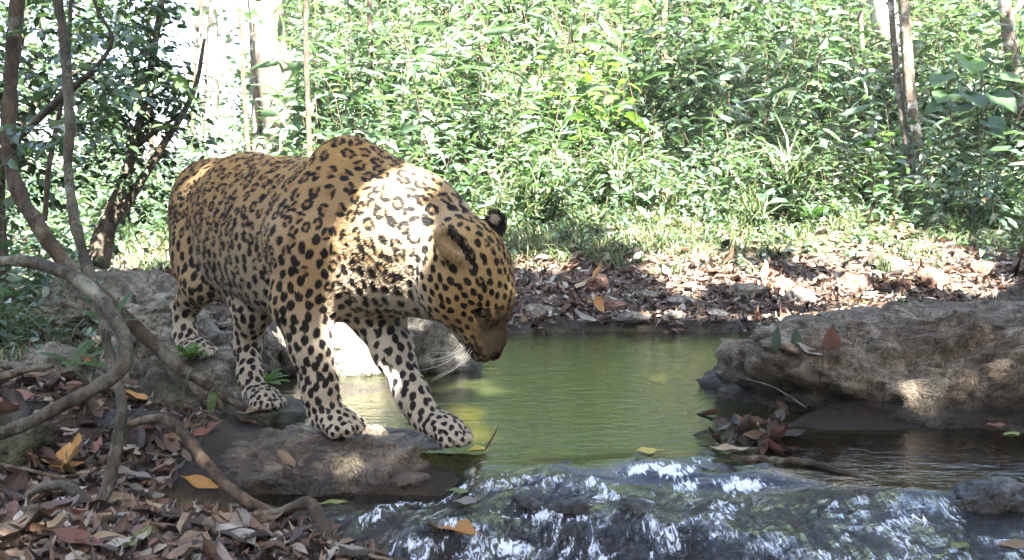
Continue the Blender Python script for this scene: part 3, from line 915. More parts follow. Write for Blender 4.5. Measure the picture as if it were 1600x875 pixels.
def surface_nets(F, lo, vox):
    s = F < 0
    nx, ny, nz = F.shape
    c = np.zeros((nx - 1, ny - 1, nz - 1), np.uint8)
    for dx in (0, 1):
        for dy in (0, 1):
            for dz in (0, 1):
                c += s[dx:nx - 1 + dx, dy:ny - 1 + dy, dz:nz - 1 + dz]
    act = (c > 0) & (c < 8)
    I = np.argwhere(act)
    idx = np.full(act.shape, -1, np.int32)
    idx[act] = np.arange(len(I))
    val = np.empty((len(I), 2, 2, 2), np.float32)
    for dx in (0, 1):
        for dy in (0, 1):
            for dz in (0, 1):
                val[:, dx, dy, dz] = F[I[:, 0] + dx, I[:, 1] + dy, I[:, 2] + dz]
    acc = np.zeros((len(I), 3)); cnt = np.zeros(len(I))
    for axis in range(3):
        for b in (0, 1):
            for cc in (0, 1):
                sa, sb = [0, 0, 0], [0, 0, 0]
                o = [i for i in range(3) if i != axis]
                sa[o[0]] = sb[o[0]] = b; sa[o[1]] = sb[o[1]] = cc; sb[axis] = 1
                va, vb = val[:, sa[0], sa[1], sa[2]], val[:, sb[0], sb[1], sb[2]]
                m = (va < 0) != (vb < 0)
                t = np.where(m, va / np.where(m, va - vb, 1), 0)
                p = np.zeros((len(I), 3)); p[:, axis] = t; p[:, o[0]] = b; p[:, o[1]] = cc
                acc += p * m[:, None]; cnt += m
    V = (I + acc / cnt[:, None]) * vox + lo
    quads = []
    for axis in range(3):
        sl_a = [slice(None)] * 3; sl_b = [slice(None)] * 3
        sl_a[axis] = slice(0, -1); sl_b[axis] = slice(1, None)
        A, Bb = s[tuple(sl_a)], s[tuple(sl_b)]
        E = np.argwhere(A != Bb)
        o = [i for i in range(3) if i != axis]
        ok = (E[:, o[0]] > 0) & (E[:, o[1]] > 0) & (E[:, o[0]] < F.shape[o[0]] - 1) & (E[:, o[1]] < F.shape[o[1]] - 1)
        E = E[ok]
        ins = A[tuple(E.T)]
        def at(d0, d1):
            e = E.copy(); e[:, o[0]] += d0; e[:, o[1]] += d1
            return idx[tuple(e.T)]
        q = np.stack([at(-1, -1), at(0, -1), at(0, 0), at(-1, 0)], 1)
        flip = ins if axis != 1 else ~ins
        q[~flip] = q[~flip][:, ::-1]
        quads.append(q)
    return V, np.concatenate(quads)

def relax(V, Q, n, amt=0.5):
    E = np.concatenate([Q[:, [0, 1]], Q[:, [1, 2]], Q[:, [2, 3]], Q[:, [3, 0]]])
    cnt = np.bincount(E.ravel(), minlength=len(V)).astype(float)
    for i in range(n):
        S = np.zeros_like(V)
        for k in range(3):
            S[:, k] = np.bincount(E[:, 0], V[E[:, 1], k], len(V)) + np.bincount(E[:, 1], V[E[:, 0], k], len(V))
        a = amt if i % 2 == 0 else -amt * 0.9
        V = V + a * (S / cnt[:, None] - V)
    return V


def leopard_object():
    D = build_leopard()
    V, Q, N, g, wt, hv, headw = (D[k] for k in ('V', 'Q', 'N', 'g', 'wt', 'hv', 'headw'))
    B, O, HB, HC = D['B'], D['O'], D['HB'], D['HC']
    r = np.random.default_rng(11)
    nv = len(V)
    face = g('face', 'muzzle', 'bridge', 'nose', 'chin', 'brow')
    legs = g('lower'); paw = g('paw')
    # --- how pale the coat is
    z = V[:, 2]
    pale = sstep(.60, .30, z - .10 * N[:, 2]) * g('torso', 'belly', 'neck', 'throat')
    pale = np.maximum(pale, .80 * sstep(.1, .7, g('throat')) * sstep(-.1, -.8, N[:, 2]))
    pale += g('upper', 'thigh') * sstep(.44, .22, z) * .62 + legs * .72 + paw * .85
    pale += g('tail') * .3
    inner = sstep(.1, .8, -N[:, 1] * np.sign(V[:, 1])) * g('upper', 'thigh', 'lower')
    pale = np.maximum(pale, inner * .9)
    pale += g('chin') * .9 + g('muzzle') * sstep(.0, -.035, hv[:, 2]) * .75
    pale += headw * sstep(-.02, -.085, hv[:, 2]) * .6
    pale = np.clip(pale + .10 * fbm(V * 9, 3, 5), 0, 1)
    # --- spot spacing
    sp_t = dict(torso=.0320, belly=.034, neck=.0365, throat=.030, head=.0205, brow=.015, face=.0175, muzzle=.013, bridge=.020, nose=.05,
                chin=.019, ear=.05, upper=.0285, thigh=.032, lower=.0245, paw=.0165, tail=.04)
    sp = sum(wt[k] * sp_t[k] for k in wt)
    mid = sstep(.05, .30, np.abs(z - .66)) * 0
    sp = sp * (1 - .12 * sstep(.60, .45, z) * g('torso', 'neck')) * (1 + .22 * g('torso') * sstep(.10, .30, V[:, 0]) * sstep(.50, .66, z)) + mid
    # lower legs: spots shrink towards the paw
    order = r.permutation(nv)
    cell = .055
    grid = {}
    acc = []
    for i in order[:90000]:
        p = V[i]; s = sp[i]
        key = (int(p[0] // cell), int(p[1] // cell), int(p[2] // cell))
        ok = True
        for dx in (-1, 0, 1):
            for dy in (-1, 0, 1):
                for dz in (-1, 0, 1):
                    for j in grid.get((key[0] + dx, key[1] + dy, key[2] + dz), ()):
                        q = V[j]
                        rr = .45 * (s + sp[j])
                        if (p[0] - q[0]) ** 2 + (p[1] - q[1]) ** 2 + (p[2] - q[2]) ** 2 < rr * rr:
                            ok = False; break
                    if not ok: break
                if not ok: break
            if not ok: break
        if ok:
            grid.setdefault(key, []).append(i); acc.append(i)
    kd = kdtree.KDTree(nv)
    for i in range(nv): kd.insert(V[i], i)
    kd.balance()
    sd = np.full(nv, .05); ring = np.zeros(nv)
    wt_solid = np.clip(g('upper') * sstep(.58, .44, z) + g('thigh') * sstep(.55, .42, z) + g('lower', 'paw', 'head', 'brow', 'face', 'muzzle', 'bridge', 'chin', 'throat', 'belly', 'tail') + pale * .8, 0, 1)
    nospot = g('ear') > .55
    def stamp(c, n, d1, d2, a, b):
        m = max(a, b)
        hit = kd.find_range(c, m * 1.8 + .004)
        if not hit: return
        ii = np.array([q[1] for q in hit])
        q = V[ii] - c
        e1, e2 = q @ d1, q @ d2
        rad = np.hypot(e1 / a, e2 / b)
        dist = (rad - 1) * min(a, b) - .0006 + np.abs(q @ n) * .25 + (N[ii] @ n < .2) * .05
        sd[ii] = np.minimum(sd[ii], dist)
    for i in acc:
        if nospot[i] or wt['nose'][i] > .3: continue
        n = N[i]; p = V[i]; s = sp[i]
        if headw[i] > .5:
            dl = -(HB[0] @ B.T) + .25 * r.normal(size=3)
        elif g('neck')[i] > .5 if False else wt['neck'][i] > .5:
            dl = np.array((.9, 0, -.5)) + .3 * r.normal(size=3)
        else:
            dl = np.array((.30, 0, 1.0)) + .22 * r.normal(size=3)
        d1 = dl - n * (dl @ n); d1 /= np.linalg.norm(d1) + 1e-9
        d2 = np.cross(n, d1)
        if r.random() < wt_solid[i]:
            if hv[i, 0] > .115 and headw[i] > .5 and hv[i, 2] > .02: continue
            k = .335 + .07 * r.random()
            if headw[i] > .5:
                k = .30 + .08 * r.random()
            stamp(p, n, d1, d2, k * s * 1.22, k * s * .82)
            if r.random() < .75:
                o = (d1 * r.normal() * .20 + d2 * r.normal() * .17) * s
                stamp(p + o, n, d2, d1, k * s * .75, k * s * .65)
        else:
            nb = r.integers(3, 6); a0 = r.random() * 6.28
            miss = r.integers(0, nb) if r.random() < .55 else -1
            el = 1.12 + .22 * r.random()
            for b in range(nb):
                if b == miss: continue
                a = a0 + 6.2832 * b / nb + r.normal() * .18
                rr = .315 * s * (1 + .08 * r.normal())
                o = d1 * math.cos(a) * rr * el + d2 * math.sin(a) * rr * .86
                t1 = -d1 * math.sin(a) * el + d2 * math.cos(a); t1 /= np.linalg.norm(t1)
                t2 = np.cross(n, t1)
                stamp(p + o, n, t1, t2, s * (1.08 / nb) * (1 + .12 * r.normal()), s * .138 * (1 + .12 * r.normal()))
            for q in kd.find_range(p, s * .42):
                ring[q[1]] = max(ring[q[1]], 1 - (q[2] / (s * .42)) ** 2)
    # dark eye line, mouth line, ear backs, nose
    def hblob(c, rad, amt=1.0):
        d = np.linalg.norm((hv - np.array(c)) / np.array(rad), axis=1)
        np.minimum(sd, (d - 1) * min(rad) * 1.0 + (1 - amt) * .01, out=sd)
    for s in (1, -1):
        hblob((.066, s * .055, .041), (.032, .020, .017))
        hblob((.092, s * .048, .024), (.024, .014, .013), .95)
        hblob((.112, s * .030, .022), (.012, .006, .006), .6)
        hblob((.138, s * .044, -.037), (.036, .020, .0055), 1.0)
        for k in range(4):
            hblob((.148 + .004 * k, s * .055, .006 - .0115 * k), (.030, .03, .0042), 1.0)
    # back of the ears: black with a pale middle
    earb = g('ear')
    NH = (N @ B) @ HB.T
    pale = pale * (1 - earb)
    for (eb, ed, em_, en), sg in zip(D['ears'], (1, -1)):
        q = hv - eb
        m = (earb > .45) & (hv[:, 1] * sg > 0)
        front = NH @ en
        a_, b_ = q @ ed, q @ em_
        dback = .010 - np.hypot(a_ - .045, b_) + .006
        sd = np.where(m & (front < -.1), np.where(np.hypot(a_ - .040, b_) < .017, .01, -.004), sd)
        sd = np.where(m & (front >= -.1), np.where((hv[:, 2] - eb[2] > .006 - .25 * a_) & (a_ < .060), -.0015 + .003 * vnoise(V * 120, 3), .01), sd)
        if sg < 0:                                            # pale patch inside a black rim
            sd = np.where(m, .6 * (.013 - np.hypot(a_ - .026, b_ * 1.15)), sd)
        pale = np.where(m, np.where((front < -.1), .7, .12) if sg > 0 else .8, pale)
    sd += .0015 * fbm(V * 150, 2, 8)
    muz = g('bridge') * sstep(.02, .10, hv[:, 0]) + g('nose') * 1.2 + 0 * z
    muz = np.clip(muz + headw * sstep(.055, .13, hv[:, 0] + .012 * vnoise(V * 60, 17)) * sstep(-.004, .026, hv[:, 2] + .006 * vnoise(V * 90, 18)), 0, 1)
    nose = np.maximum(sstep(.3, .7, g('nose')), sstep(.036, .026, np.linalg.norm(hv - np.array((.196, 0, -.002)), axis=1)))
    warm = np.clip(sstep(.55, .80, z) * g('torso', 'neck') + headw * .35, 0, 1)
    at = dict(sd=sd, ring=ring, pale=pale, muz=muz, nose=nose, warm=warm)
    world_v = V @ B + O
    # short-fur relief
    hl = 0.0056 * g('torso', 'neck') + .010 * g('belly', 'throat') + .0052 * g('upper', 'thigh') + .005 * g('lower') + .005 * g('paw') + .0045 * g('head') + .0035 * face + .011 * g('ear') + .012 * g('tail')
    world_v = world_v - (N @ B) * (hl * .22)[:, None]
    root = empty('leopard', (-.65, 2.55, .03), label='leopard standing on stones at the stream edge, head lowered towards the pool', category='leopard')
    def ch(o):
        o.parent = root
        o.matrix_parent_inverse = Matrix.Translation(root.location).inverted()
        return o
    mat = fur_material()
    body = ch(obj('body', mesh_np('leopard_body', world_v, Q, True, at), mat))
    # --- fur strands
    nh = D['NHAIR']
    Tn = np.concatenate([Q[:, [0, 1, 2]], Q[:, [0, 2, 3]]])
    ar = np.linalg.norm(np.cross(V[Tn[:, 1]] - V[Tn[:, 0]], V[Tn[:, 2]] - V[Tn[:, 0]]), axis=1)
    ti = r.choice(len(Tn), nh, p=ar / ar.sum())
    b = r.random((nh, 2)); fl = b.sum(1) > 1; b[fl] = 1 - b[fl]
    wb = np.stack([1 - b.sum(1), b[:, 0], b[:, 1]], 1)
    def smp(a):
        return (a[Tn[ti]] * (wb if a.ndim == 1 else wb[..., None])).sum(1)
    P, n = smp(V), smp(N); n /= np.linalg.norm(n, axis=1)[:, None]
    P = P - n * (smp(hl) * .22)[:, None]
    hw = smp(headw + g('ear') * .6); lw = smp(g('lower', 'paw', 'upper', 'thigh', 'tail')); nw = smp(g('neck', 'throat'))
    comb = np.array((-.9, 0, -.45)) * (1 - hw - lw)[:, None] + np.array((-.15, 0, -1)) * lw[:, None] + (-(HB[0] @ B.T)) * hw[:, None]
    pw = smp(g('paw'))
    comb = comb + np.array((1.0, 0, .7)) * pw[:, None]
    comb = comb + .28 * np.stack([vnoise(P * 26 + k * 9, 40 + k) for k in range(3)], 1) + .14 * r.normal(size=(nh, 3))
    comb -= n * (comb * n).sum(1)[:, None]
    comb /= np.linalg.norm(comb, axis=1)[:, None] + 1e-6
    ln = smp(hl) * (.65 + .7 * r.random(nh))
    P1 = P + (comb * .42 + n * .36) * ln[:, None]
    P2 = P + (comb * .95 + n * .46) * ln[:, None]
    pts = np.stack([P, P1, P2], 1).reshape(-1, 3) @ B + O
    cu = bpy.data.hair_curves.new('leopard_fur')
    cu.add_curves([3] * nh)
    cu.attributes['position'].data.foreach_set('vector', pts.astype(np.float32).ravel())
    ra = cu.attributes.get('radius') or cu.attributes.new('radius', 'FLOAT', 'POINT')
    ra.data.foreach_set('value', np.tile(np.array((.00055, .00042, .00008), np.float32), nh))
    for k in at:
        a = cu.attributes.new(k, 'FLOAT', 'CURVE')
        a.data.foreach_set('value', smp(at[k]).astype(np.float32))
    fur = ch(obj('fur', cu, mat))
    fur['kind'] = 'stuff'
    # --- eyes
    t = NT('eye_amber')
    co = t.n('TexCoord').outputs['Object']
    ln_ = t.n('VectorMath', operation='LENGTH'); 
    sep = t.n('SeparateXYZ'); t.set(sep.inputs[0], co)
    rad = t.math('SQRT', t.math('ADD', t.math('POWER', sep.outputs[0], 2.0), t.math('POWER', sep.outputs[1], 2.0)))
    col = t.ramp(t.rng(rad, 0, .014), [(0, (.004, .004, .004)), (.30, (.004, .004, .004)), (.36, (.09, .07, .022)), (.72, (.05, .04, .015)), (.80, (.01, .008, .006)), (1, (.01, .008, .006))])
    em = t.done(bsdf(t, col, .08, .5))
    u, w = np.meshgrid(np.linspace(0, math.pi, 17), np.arange(24) / 24 * 2 * math.pi, indexing='ij')
    SV = np.stack([np.sin(u) * np.cos(w), np.sin(u) * np.sin(w), np.cos(u)], -1).reshape(-1, 3) * .0140
    i, j = np.meshgrid(np.arange(16), np.arange(24), indexing='ij'); j2 = (j + 1) % 24
    SF = np.stack([i * 24 + j, (i + 1) * 24 + j, (i + 1) * 24 + j2, i * 24 + j2], -1).reshape(-1, 4)
    for s in (1, -1):
        c = HC + .066 * HB[0] + s * .0485 * HB[1] + .042 * HB[2]
        o = obj('eye', mesh_np('eyeball', SV, SF), em)
        look = Vector(HB[0] * .80 + s * HB[1] * .75 + HB[2] * .30)
        o.location = c
        o.rotation_euler = look.to_track_quat('Z', 'Y').to_euler()
        ch(o)
    # --- whiskers
    t = NT('whisker_white')
    wm = t.done(bsdf(t, (.85, .85, .82), .35, .5))
    for s in (1, -1):
        for k in range(8):
            rw, cl = k % 4, k // 4
            a, tz = .132 + .012 * cl, -.006 - .010 * rw
            p0 = np.array((a, s * .050, tz))
            dd = np.array((.42 - .16 * cl + .16 * r.normal(), s * (.55 + .15 * r.normal()), -.62 - .10 * rw + .14 * r.normal()))
            dd /= np.linalg.norm(dd); L_ = .075 + .05 * r.random()
            pp = [p0, p0 + dd * L_ * .5 + np.array((.004, 0, .004)), p0 + dd * L_ + np.array((-.012, 0, -.014))]
            pw_ = [(*(HC + q @ HB), rr) for q, rr in zip(pp, (.00045, .00035, .0001))]
            Vt, Ft = tube_arrays(pw_, 10, 5, 0)
            ch(obj('whisker', mesh_np('whisker', Vt, Ft), wm))
    return root

def fur_material():
    t = NT('leopard_coat')
    sd = t.attr('sd').outputs['Fac']; ring = t.attr('ring').outputs['Fac']; pale = t.attr('pale').outputs['Fac']
    muz = t.attr('muz').outputs['Fac']; nose = t.attr('nose').outputs['Fac']; warm = t.attr('warm').outputs['Fac']
    gold = t.mix(warm, (.392, .270, .132), (.452, .284, .100))
    c = t.mix(pale, gold, (.52, .465, .375))
    c = t.mix(t.math('MULTIPLY', t.math('MULTIPLY', ring, .75), t.math('SUBTRACT', 1.0, pale)), c, (.27, .135, .045))
    c = t.mix(t.math('MULTIPLY', muz, .86), c, (.075, .054, .038))
    blk = t.rng(sd, -.0008, .0012, 1.0, 0.0, True)
    blk = t.math('MULTIPLY', blk, t.math('SUBTRACT', 1.0, t.math('MULTIPLY', muz, .55)))
    c = t.mix(blk, c, (.011, .009, .008))
    c = t.mix(nose, c, (.030, .018, .016))
    hi = t.n('HairInfo').outputs['Random']
    v = t.rng(hi, 0, 1, .82, 1.16)
    c = t.mix(1.0, c, v, 'MULTIPLY')
    b = bsdf(t, c, .55, .25)
    return t.done(b)
# ------------------------------------------------------------------ leaf stamping
# leaf templates: x along the leaf (0..1), y across (-1..1 times half width), z droop
def leaf_tpl(kind):
    if kind == 'far':
        V = np.array([(0, 0, 0), (.42, 1, .06), (.45, 0, -.03), (.42, -1, .06), (1, 0, -.14)], float)
        F = np.array([(0, 2, 4, 1), (0, 3, 4, 2)])
        return V, [F]
    if kind == 'lance':
        V = np.array([(0, 0, 0), (.22, .75, .05), (.24, 0, 0), (.22, -.75, .05), (.62, .80, 0), (.64, 0, -.05), (.62, -.80, 0), (1, 0, -.20)], float)
        Q = np.array([(1, 2, 5, 4), (2, 3, 6, 5)]); T_ = np.array([(0, 2, 1), (0, 3, 2), (4, 5, 7), (5, 6, 7)])
        return V, [Q, T_]
    if kind == 'dry':
        V = [(0, 0, 0)]
        for x, w in ((.18, .72), (.42, 1.0), (.70, .78)):
            V += [(x, w, .11), (x, 0, -.04), (x, -w, .09)]
        V.append((1, 0, -.26)); V = np.array(V, float)
        Q = []
        for k in (1, 4): Q += [(k, k + 1, k + 4, k + 3), (k + 1, k + 2, k + 5, k + 4)]
        return V, [np.array(Q), np.array([(0, 2, 1), (0, 3, 2), (7, 8, 10), (8, 9, 10)])]
    if kind == 'blade':
        V = np.array([(0, 1, 0), (0, -1, 0), (.35, .9, .10), (.35, -.9, .10), (.7, .6, .05), (.7, -.6, .05), (1, 0, -.22)], float)
        Q = np.array([(0, 1, 3, 2), (2, 3, 5, 4)]); T_ = np.array([(4, 5, 6)])
        return V, [Q, T_]

def stamp_leaves(tpl, P, D, Nn, length, half_w, droop=1.0):
    """arrays of leaves: origin P, axis D, normal Nn (all (n,3)); returns V, faces, rnd index"""
    V, Fs = tpl
    n, k = len(P), len(V)
    D = D / (np.linalg.norm(D, axis=1)[:, None] + 1e-9)
    S = np.cross(Nn, D); S /= np.linalg.norm(S, axis=1)[:, None] + 1e-9
    U = np.cross(D, S)
    length = np.broadcast_to(np.asarray(length, float), (n,)); half_w = np.broadcast_to(np.asarray(half_w, float), (n,)); droop = np.broadcast_to(np.asarray(droop, float), (n,))
    out = P[:, None, :] + V[None, :, 0, None] * (D * length[:, None])[:, None, :] + V[None, :, 1, None] * (S * half_w[:, None])[:, None, :] + V[None, :, 2, None] * (U * (length * droop)[:, None])[:, None, :]
    off = (np.arange(n) * k)[:, None, None]
    return out.reshape(-1, 3), [(F[None] + off).reshape(-1, F.shape[1]) for F in Fs]

def rep_rnd(r, n, k):
    return np.repeat(r, k)[: n * k]

def unit_rand(r, n):
    v = r.normal(size=(n, 3)); return v / np.linalg.norm(v, axis=1)[:, None]

def plants(r, base, h, nleaf, leaf_len, leaf_w, kind='lance', spread=.35, lean=.25, stem_r=.003, rise=.35, stems=True, start=.25):
    """leafy upright plants at base points; returns (V,F,rnd) of leaves and (V,F) of stems"""
    n = len(base)
    h = np.broadcast_to(h, (n,))
    tip = base + np.stack([r.normal(size=n) * lean * h, r.normal(size=n) * lean * h, h], 1)
    m = nleaf
    t = np.repeat(np.linspace(start, 1.0, m)[None], n, 0) + r.normal(size=(n, m)) * .03
    bow = (t * (1 - t))[..., None] * np.stack([r.normal(size=n), r.normal(size=n), np.zeros(n)], 1)[:, None] * (h * .5)[:, None, None]
    P = base[:, None] * (1 - t[..., None]) + tip[:, None] * t[..., None] + bow
    a = np.arange(m)[None] * 2.4 + r.random((n, 1)) * 6.28 + r.normal(size=(n, m)) * .4
    el = rise - .9 * (1 - t) + r.normal(size=(n, m)) * .30
    D = np.stack([np.cos(a) * np.cos(el), np.sin(a) * np.cos(el), np.sin(el)], -1)
    P = P + D * (spread * .12 * h[:, None] * r.random((n, m)))[..., None]
    Nn = np.array((0, 0, 1.0)) + .45 * r.normal(size=(n, m, 3))
    L_ = leaf_len * (.6 + .8 * r.random((n, m))) * (1.1 - .45 * t)
    W_ = leaf_w * L_ * (.8 + .4 * r.random((n, m)))
    tpl = leaf_tpl(kind)
    V, F = stamp_leaves(tpl, P.reshape(-1, 3), D.reshape(-1, 3), Nn.reshape(-1, 3), L_.ravel(), W_.ravel(), .6 + 1.2 * r.random(n * m))
    pr = np.repeat(r.random(n), m) * .55 + .45 * r.random(n * m)
    rnd = np.repeat(pr, len(tpl[0]))
    st = None
    if stems:
        ts = np.linspace(0, 1, 4)
        C = base[:, None] * (1 - ts[None, :, None]) + tip[:, None] * ts[None, :, None] + (ts * (1 - ts))[None, :, None] * (bow[:, m // 2] / max(1e-6, .25))[:, None] * .9
        ang = np.arange(3) / 3 * 6.2832
        ring = np.stack([np.cos(ang), np.sin(ang), 0 * ang], -1)
        rr = (stem_r * (1 - .6 * ts))[None, :, None, None]
        SV = (C[:, :, None] + ring[None, None] * rr).reshape(-1, 3)
        o = (np.arange(n) * 12)[:, None, None, None]
        i, j = np.meshgrid(np.arange(3), np.arange(3), indexing='ij')
        q = np.stack([i * 3 + j, i * 3 + (j + 1) % 3, (i + 1) * 3 + (j + 1) % 3, (i + 1) * 3 + j], -1)
        SF = (q[None] + o).reshape(-1, 4)
        st = (SV, [SF])
    return (V, F, rnd), st

def ground_pts(x, y, dz=0.0):
    return np.stack([x, y, ground_z(x, y) + dz], 1)

def stuff(name, label, cat, parts, mat):
    V, F = join_arrays([(a, b) for a, b, c in parts])
    rn = np.concatenate([c for a, b, c in parts])
    return obj(name, mesh_np(name, V, F, True, dict(rnd=rn)), mat, kind='stuff', label=label, category=cat)

# ------------------------------------------------------------------ woody stems
def px_path(pts, k=1.0):
    return [(*W(px, py, Y), k * rp * Y / FPX) for px, py, Y, rp in pts]
def stem(name, pts, mat, label, cat='branch', n=70, sides=12, knob=.10, seed=0, group=None, world=False):
    V, F = tube_arrays(pts if world else px_path(pts, .84), int(n * 1.6), sides, knob * 1.35, seed)
    c = V[0].copy()
    pr = dict(label=label, category=cat)
    if group: pr['group'] = group
    o = obj(name, mesh_np(name, V - c, F), mat, **pr); o.location = c
    return o

stem('vine', [(-60, 418, 2.06, 10), (30, 408, 2.05, 11), (110, 430, 2.0, 12.5), (165, 478, 1.95, 13), (197, 540, 1.90, 13), (182, 585, 1.88, 13), (112, 625, 1.87, 12.5), (40, 662, 1.85, 12), (-60, 700, 1.84, 12)],
     M['bark_grey'], 'thick grey vine looping round at the left edge', 'vine', 90, 14, .09, 2)
stem('vine', [(60, -1500, 2.3, 8), (70, -700, 2.25, 8.5), (84, -90, 2.2, 9), (100, 60, 2.2, 9), (109, 195, 2.15, 10), (106, 262, 2.15, 8), (118, 350, 2.1, 10), (140, 430, 2.06, 11), (157, 485, 2.03, 8.5), (172, 560, 2.0, 9), (190, 630, 1.95, 10), (183, 690, 1.90, 11),
     (167, 765, 1.86, 12), (140, 802, 1.83, 12), (112, 796, 1.82, 11), (98, 818, 1.80, 10), (110, 880, 1.75, 11), (122, 950, 1.70, 10)],
     M['bark_grey'], 'thin upright grey vine stem threading through the loop to the leaf litter', 'vine', 240, 12, .12, 5)
stem('trunk', [(120, -1500, 2.8, 13), (70, -700, 2.75, 14), (36, -120, 2.7, 15), (22, 60, 2.7, 13), (14, 210, 2.68, 13), (25, 290, 2.65, 14), (65, 360, 2.62, 14), (120, 430, 2.60, 15), (200, 500, 2.56, 14), (270, 565, 2.54, 12), (330, 606, 2.52, 9), (384, 640, 2.50, 7)],
     M['bark_dark'], 'dark bent stem slanting from the top left down to the leopard\'s hind paw', 'stem', 220, 12, .10, 9)
stem('root', [(185, 668, 2.16, 6), (215, 659, 2.15, 8), (255, 655, 2.12, 10), (290, 680, 2.08, 11), (330, 735, 2.02, 11), (378, 778, 1.96, 11), (425, 800, 1.93, 8), (470, 835, 1.88, 5)],
     M['bark_brown'], 'brown arching root in front of the leopard\'s rock', 'root', 70, 12, .12, 13)
stem('stick', [(385, 806, 1.93, 6), (440, 798, 1.90, 8), (478, 786, 1.87, 12), (492, 798, 1.84, 13), (510, 835, 1.77, 13), (538, 890, 1.69, 13), (570, 970, 1.60, 13)],
     M['bark_brown'], 'crooked brown stick reaching out of the bottom edge', 'stick', 60, 12, .12, 17)
stem('root', [(40, 775, 1.86, 6), (78, 758, 1.82, 9), (112, 764, 1.79, 10), (134, 795, 1.76, 10), (150, 850, 1.70, 10), (168, 930, 1.64, 10)],
     M['bark_grey'], 'mossy grey root bending down at the bottom left', 'root', 60, 12, .12, 21)
stem('twig', [(-20, 722, 1.9, 2.5), (60, 738, 1.87, 3.5), (110, 755, 1.84, 4), (160, 800, 1.80, 4), (205, 850, 1.75, 3.5), (250, 900, 1.70, 3)],
     M['bark_brown'], 'thin brown twig lying across the leaves at bottom left', 'twig', 50, 8, .12, 25)
stem('twig', [(-20, 596, 2.2, 9), (35, 578, 2.2, 8), (85, 572, 2.22, 5)], M['bark_dark'], 'short dark stub of branch at the left edge above the litter', 'twig', 24, 10, .2, 29)
stem('twig', [(420, 800, 2.0, 2), (470, 812, 1.98, 2.5), (520, 832, 1.95, 2.5), (600, 850, 1.9, 2)], M['bark_brown'], 'thin twig in the shallow water by the crooked stick', 'twig', 30, 8, .15, 31)
stem('stick', [(1140, 716, 2.23, 6), (1190, 719, 2.22, 8), (1260, 723, 2.19, 7), (1330, 741, 2.12, 7), (1410, 761, 2.06, 6), (1480, 775, 2.01, 5), (1540, 786, 1.97, 3)],
     M['bark_dark'], 'dark wet stick lying across the right channel', 'stick', 50, 10, .18, 33)
stem('twig', [(1165, 592, 2.62, 1.6), (1210, 606, 2.58, 2), (1258, 636, 2.52, 1.6)], M['bark_grey'], 'pale dry twig hanging on the big right boulder', 'twig', 24, 8, .12, 35)
stem('twig', [(758, 702, 2.22, 2), (768, 686, 2.22, 2), (778, 668, 2.22, 1.4)], M['bark_dark'], 'little twig sticking out of the water by the front paw', 'twig', 14, 7, .12, 37)
stem('twig', [(1258, 640, 2.5, 1.2), (1266, 625, 2.5, 1.2), (1275, 612, 2.5, .8)], M['bark_grey'], 'tiny upright dry stalk on the right boulder face', 'twig', 12, 6, .1, 38)
stem('vine', [(300, 575, 2.42, 3), (288, 605, 2.40, 3), (292, 628, 2.38, 3), (315, 622, 2.40, 3), (345, 600, 2.45, 2)], M['bark_grey'], 'thin rootlet hooked in front of the mossy block', 'vine', 30, 8, .12, 39)

def tree(name, label, paths, bark, leaves=None, leafmat=None, n=60, sides=10, knob=.08, seed=0, up=None, world=None, group=None):
    """paths: list of pixel paths (first is the trunk); leaves: (V,F,rnd)"""
    P = [px_path(p) for p in paths] + list(world or [])
    if up is not None:                                       # trunk goes on above the frame
        a, b = np.array(P[0][-2]), np.array(P[0][-1])
        d = (b - a)[:3]; d /= np.linalg.norm(d)
        P[0].append((*(b[:3] + d * up), b[3] * .7))
    base = np.array(P[0][0][:3])
    o = empty(name, base, label=label, category='tree')
    if group: o['group'] = group
    V, F = tube_arrays(P[0], n, sides, knob, seed)
    obj('trunk', mesh_np('trunk', V - base, F), bark, o)
    for k, p in enumerate(P[1:]):
        V, F = tube_arrays(p, 40, 8, knob, seed + k + 1)
        obj('limb', mesh_np('limb', V - base, F), bark, o)
    if leaves is not None:
        c = obj('crown', mesh_np('crown', leaves[0] - base, leaves[1], True, dict(rnd=leaves[2])), leafmat, o)
        c['kind'] = 'stuff'
    return o

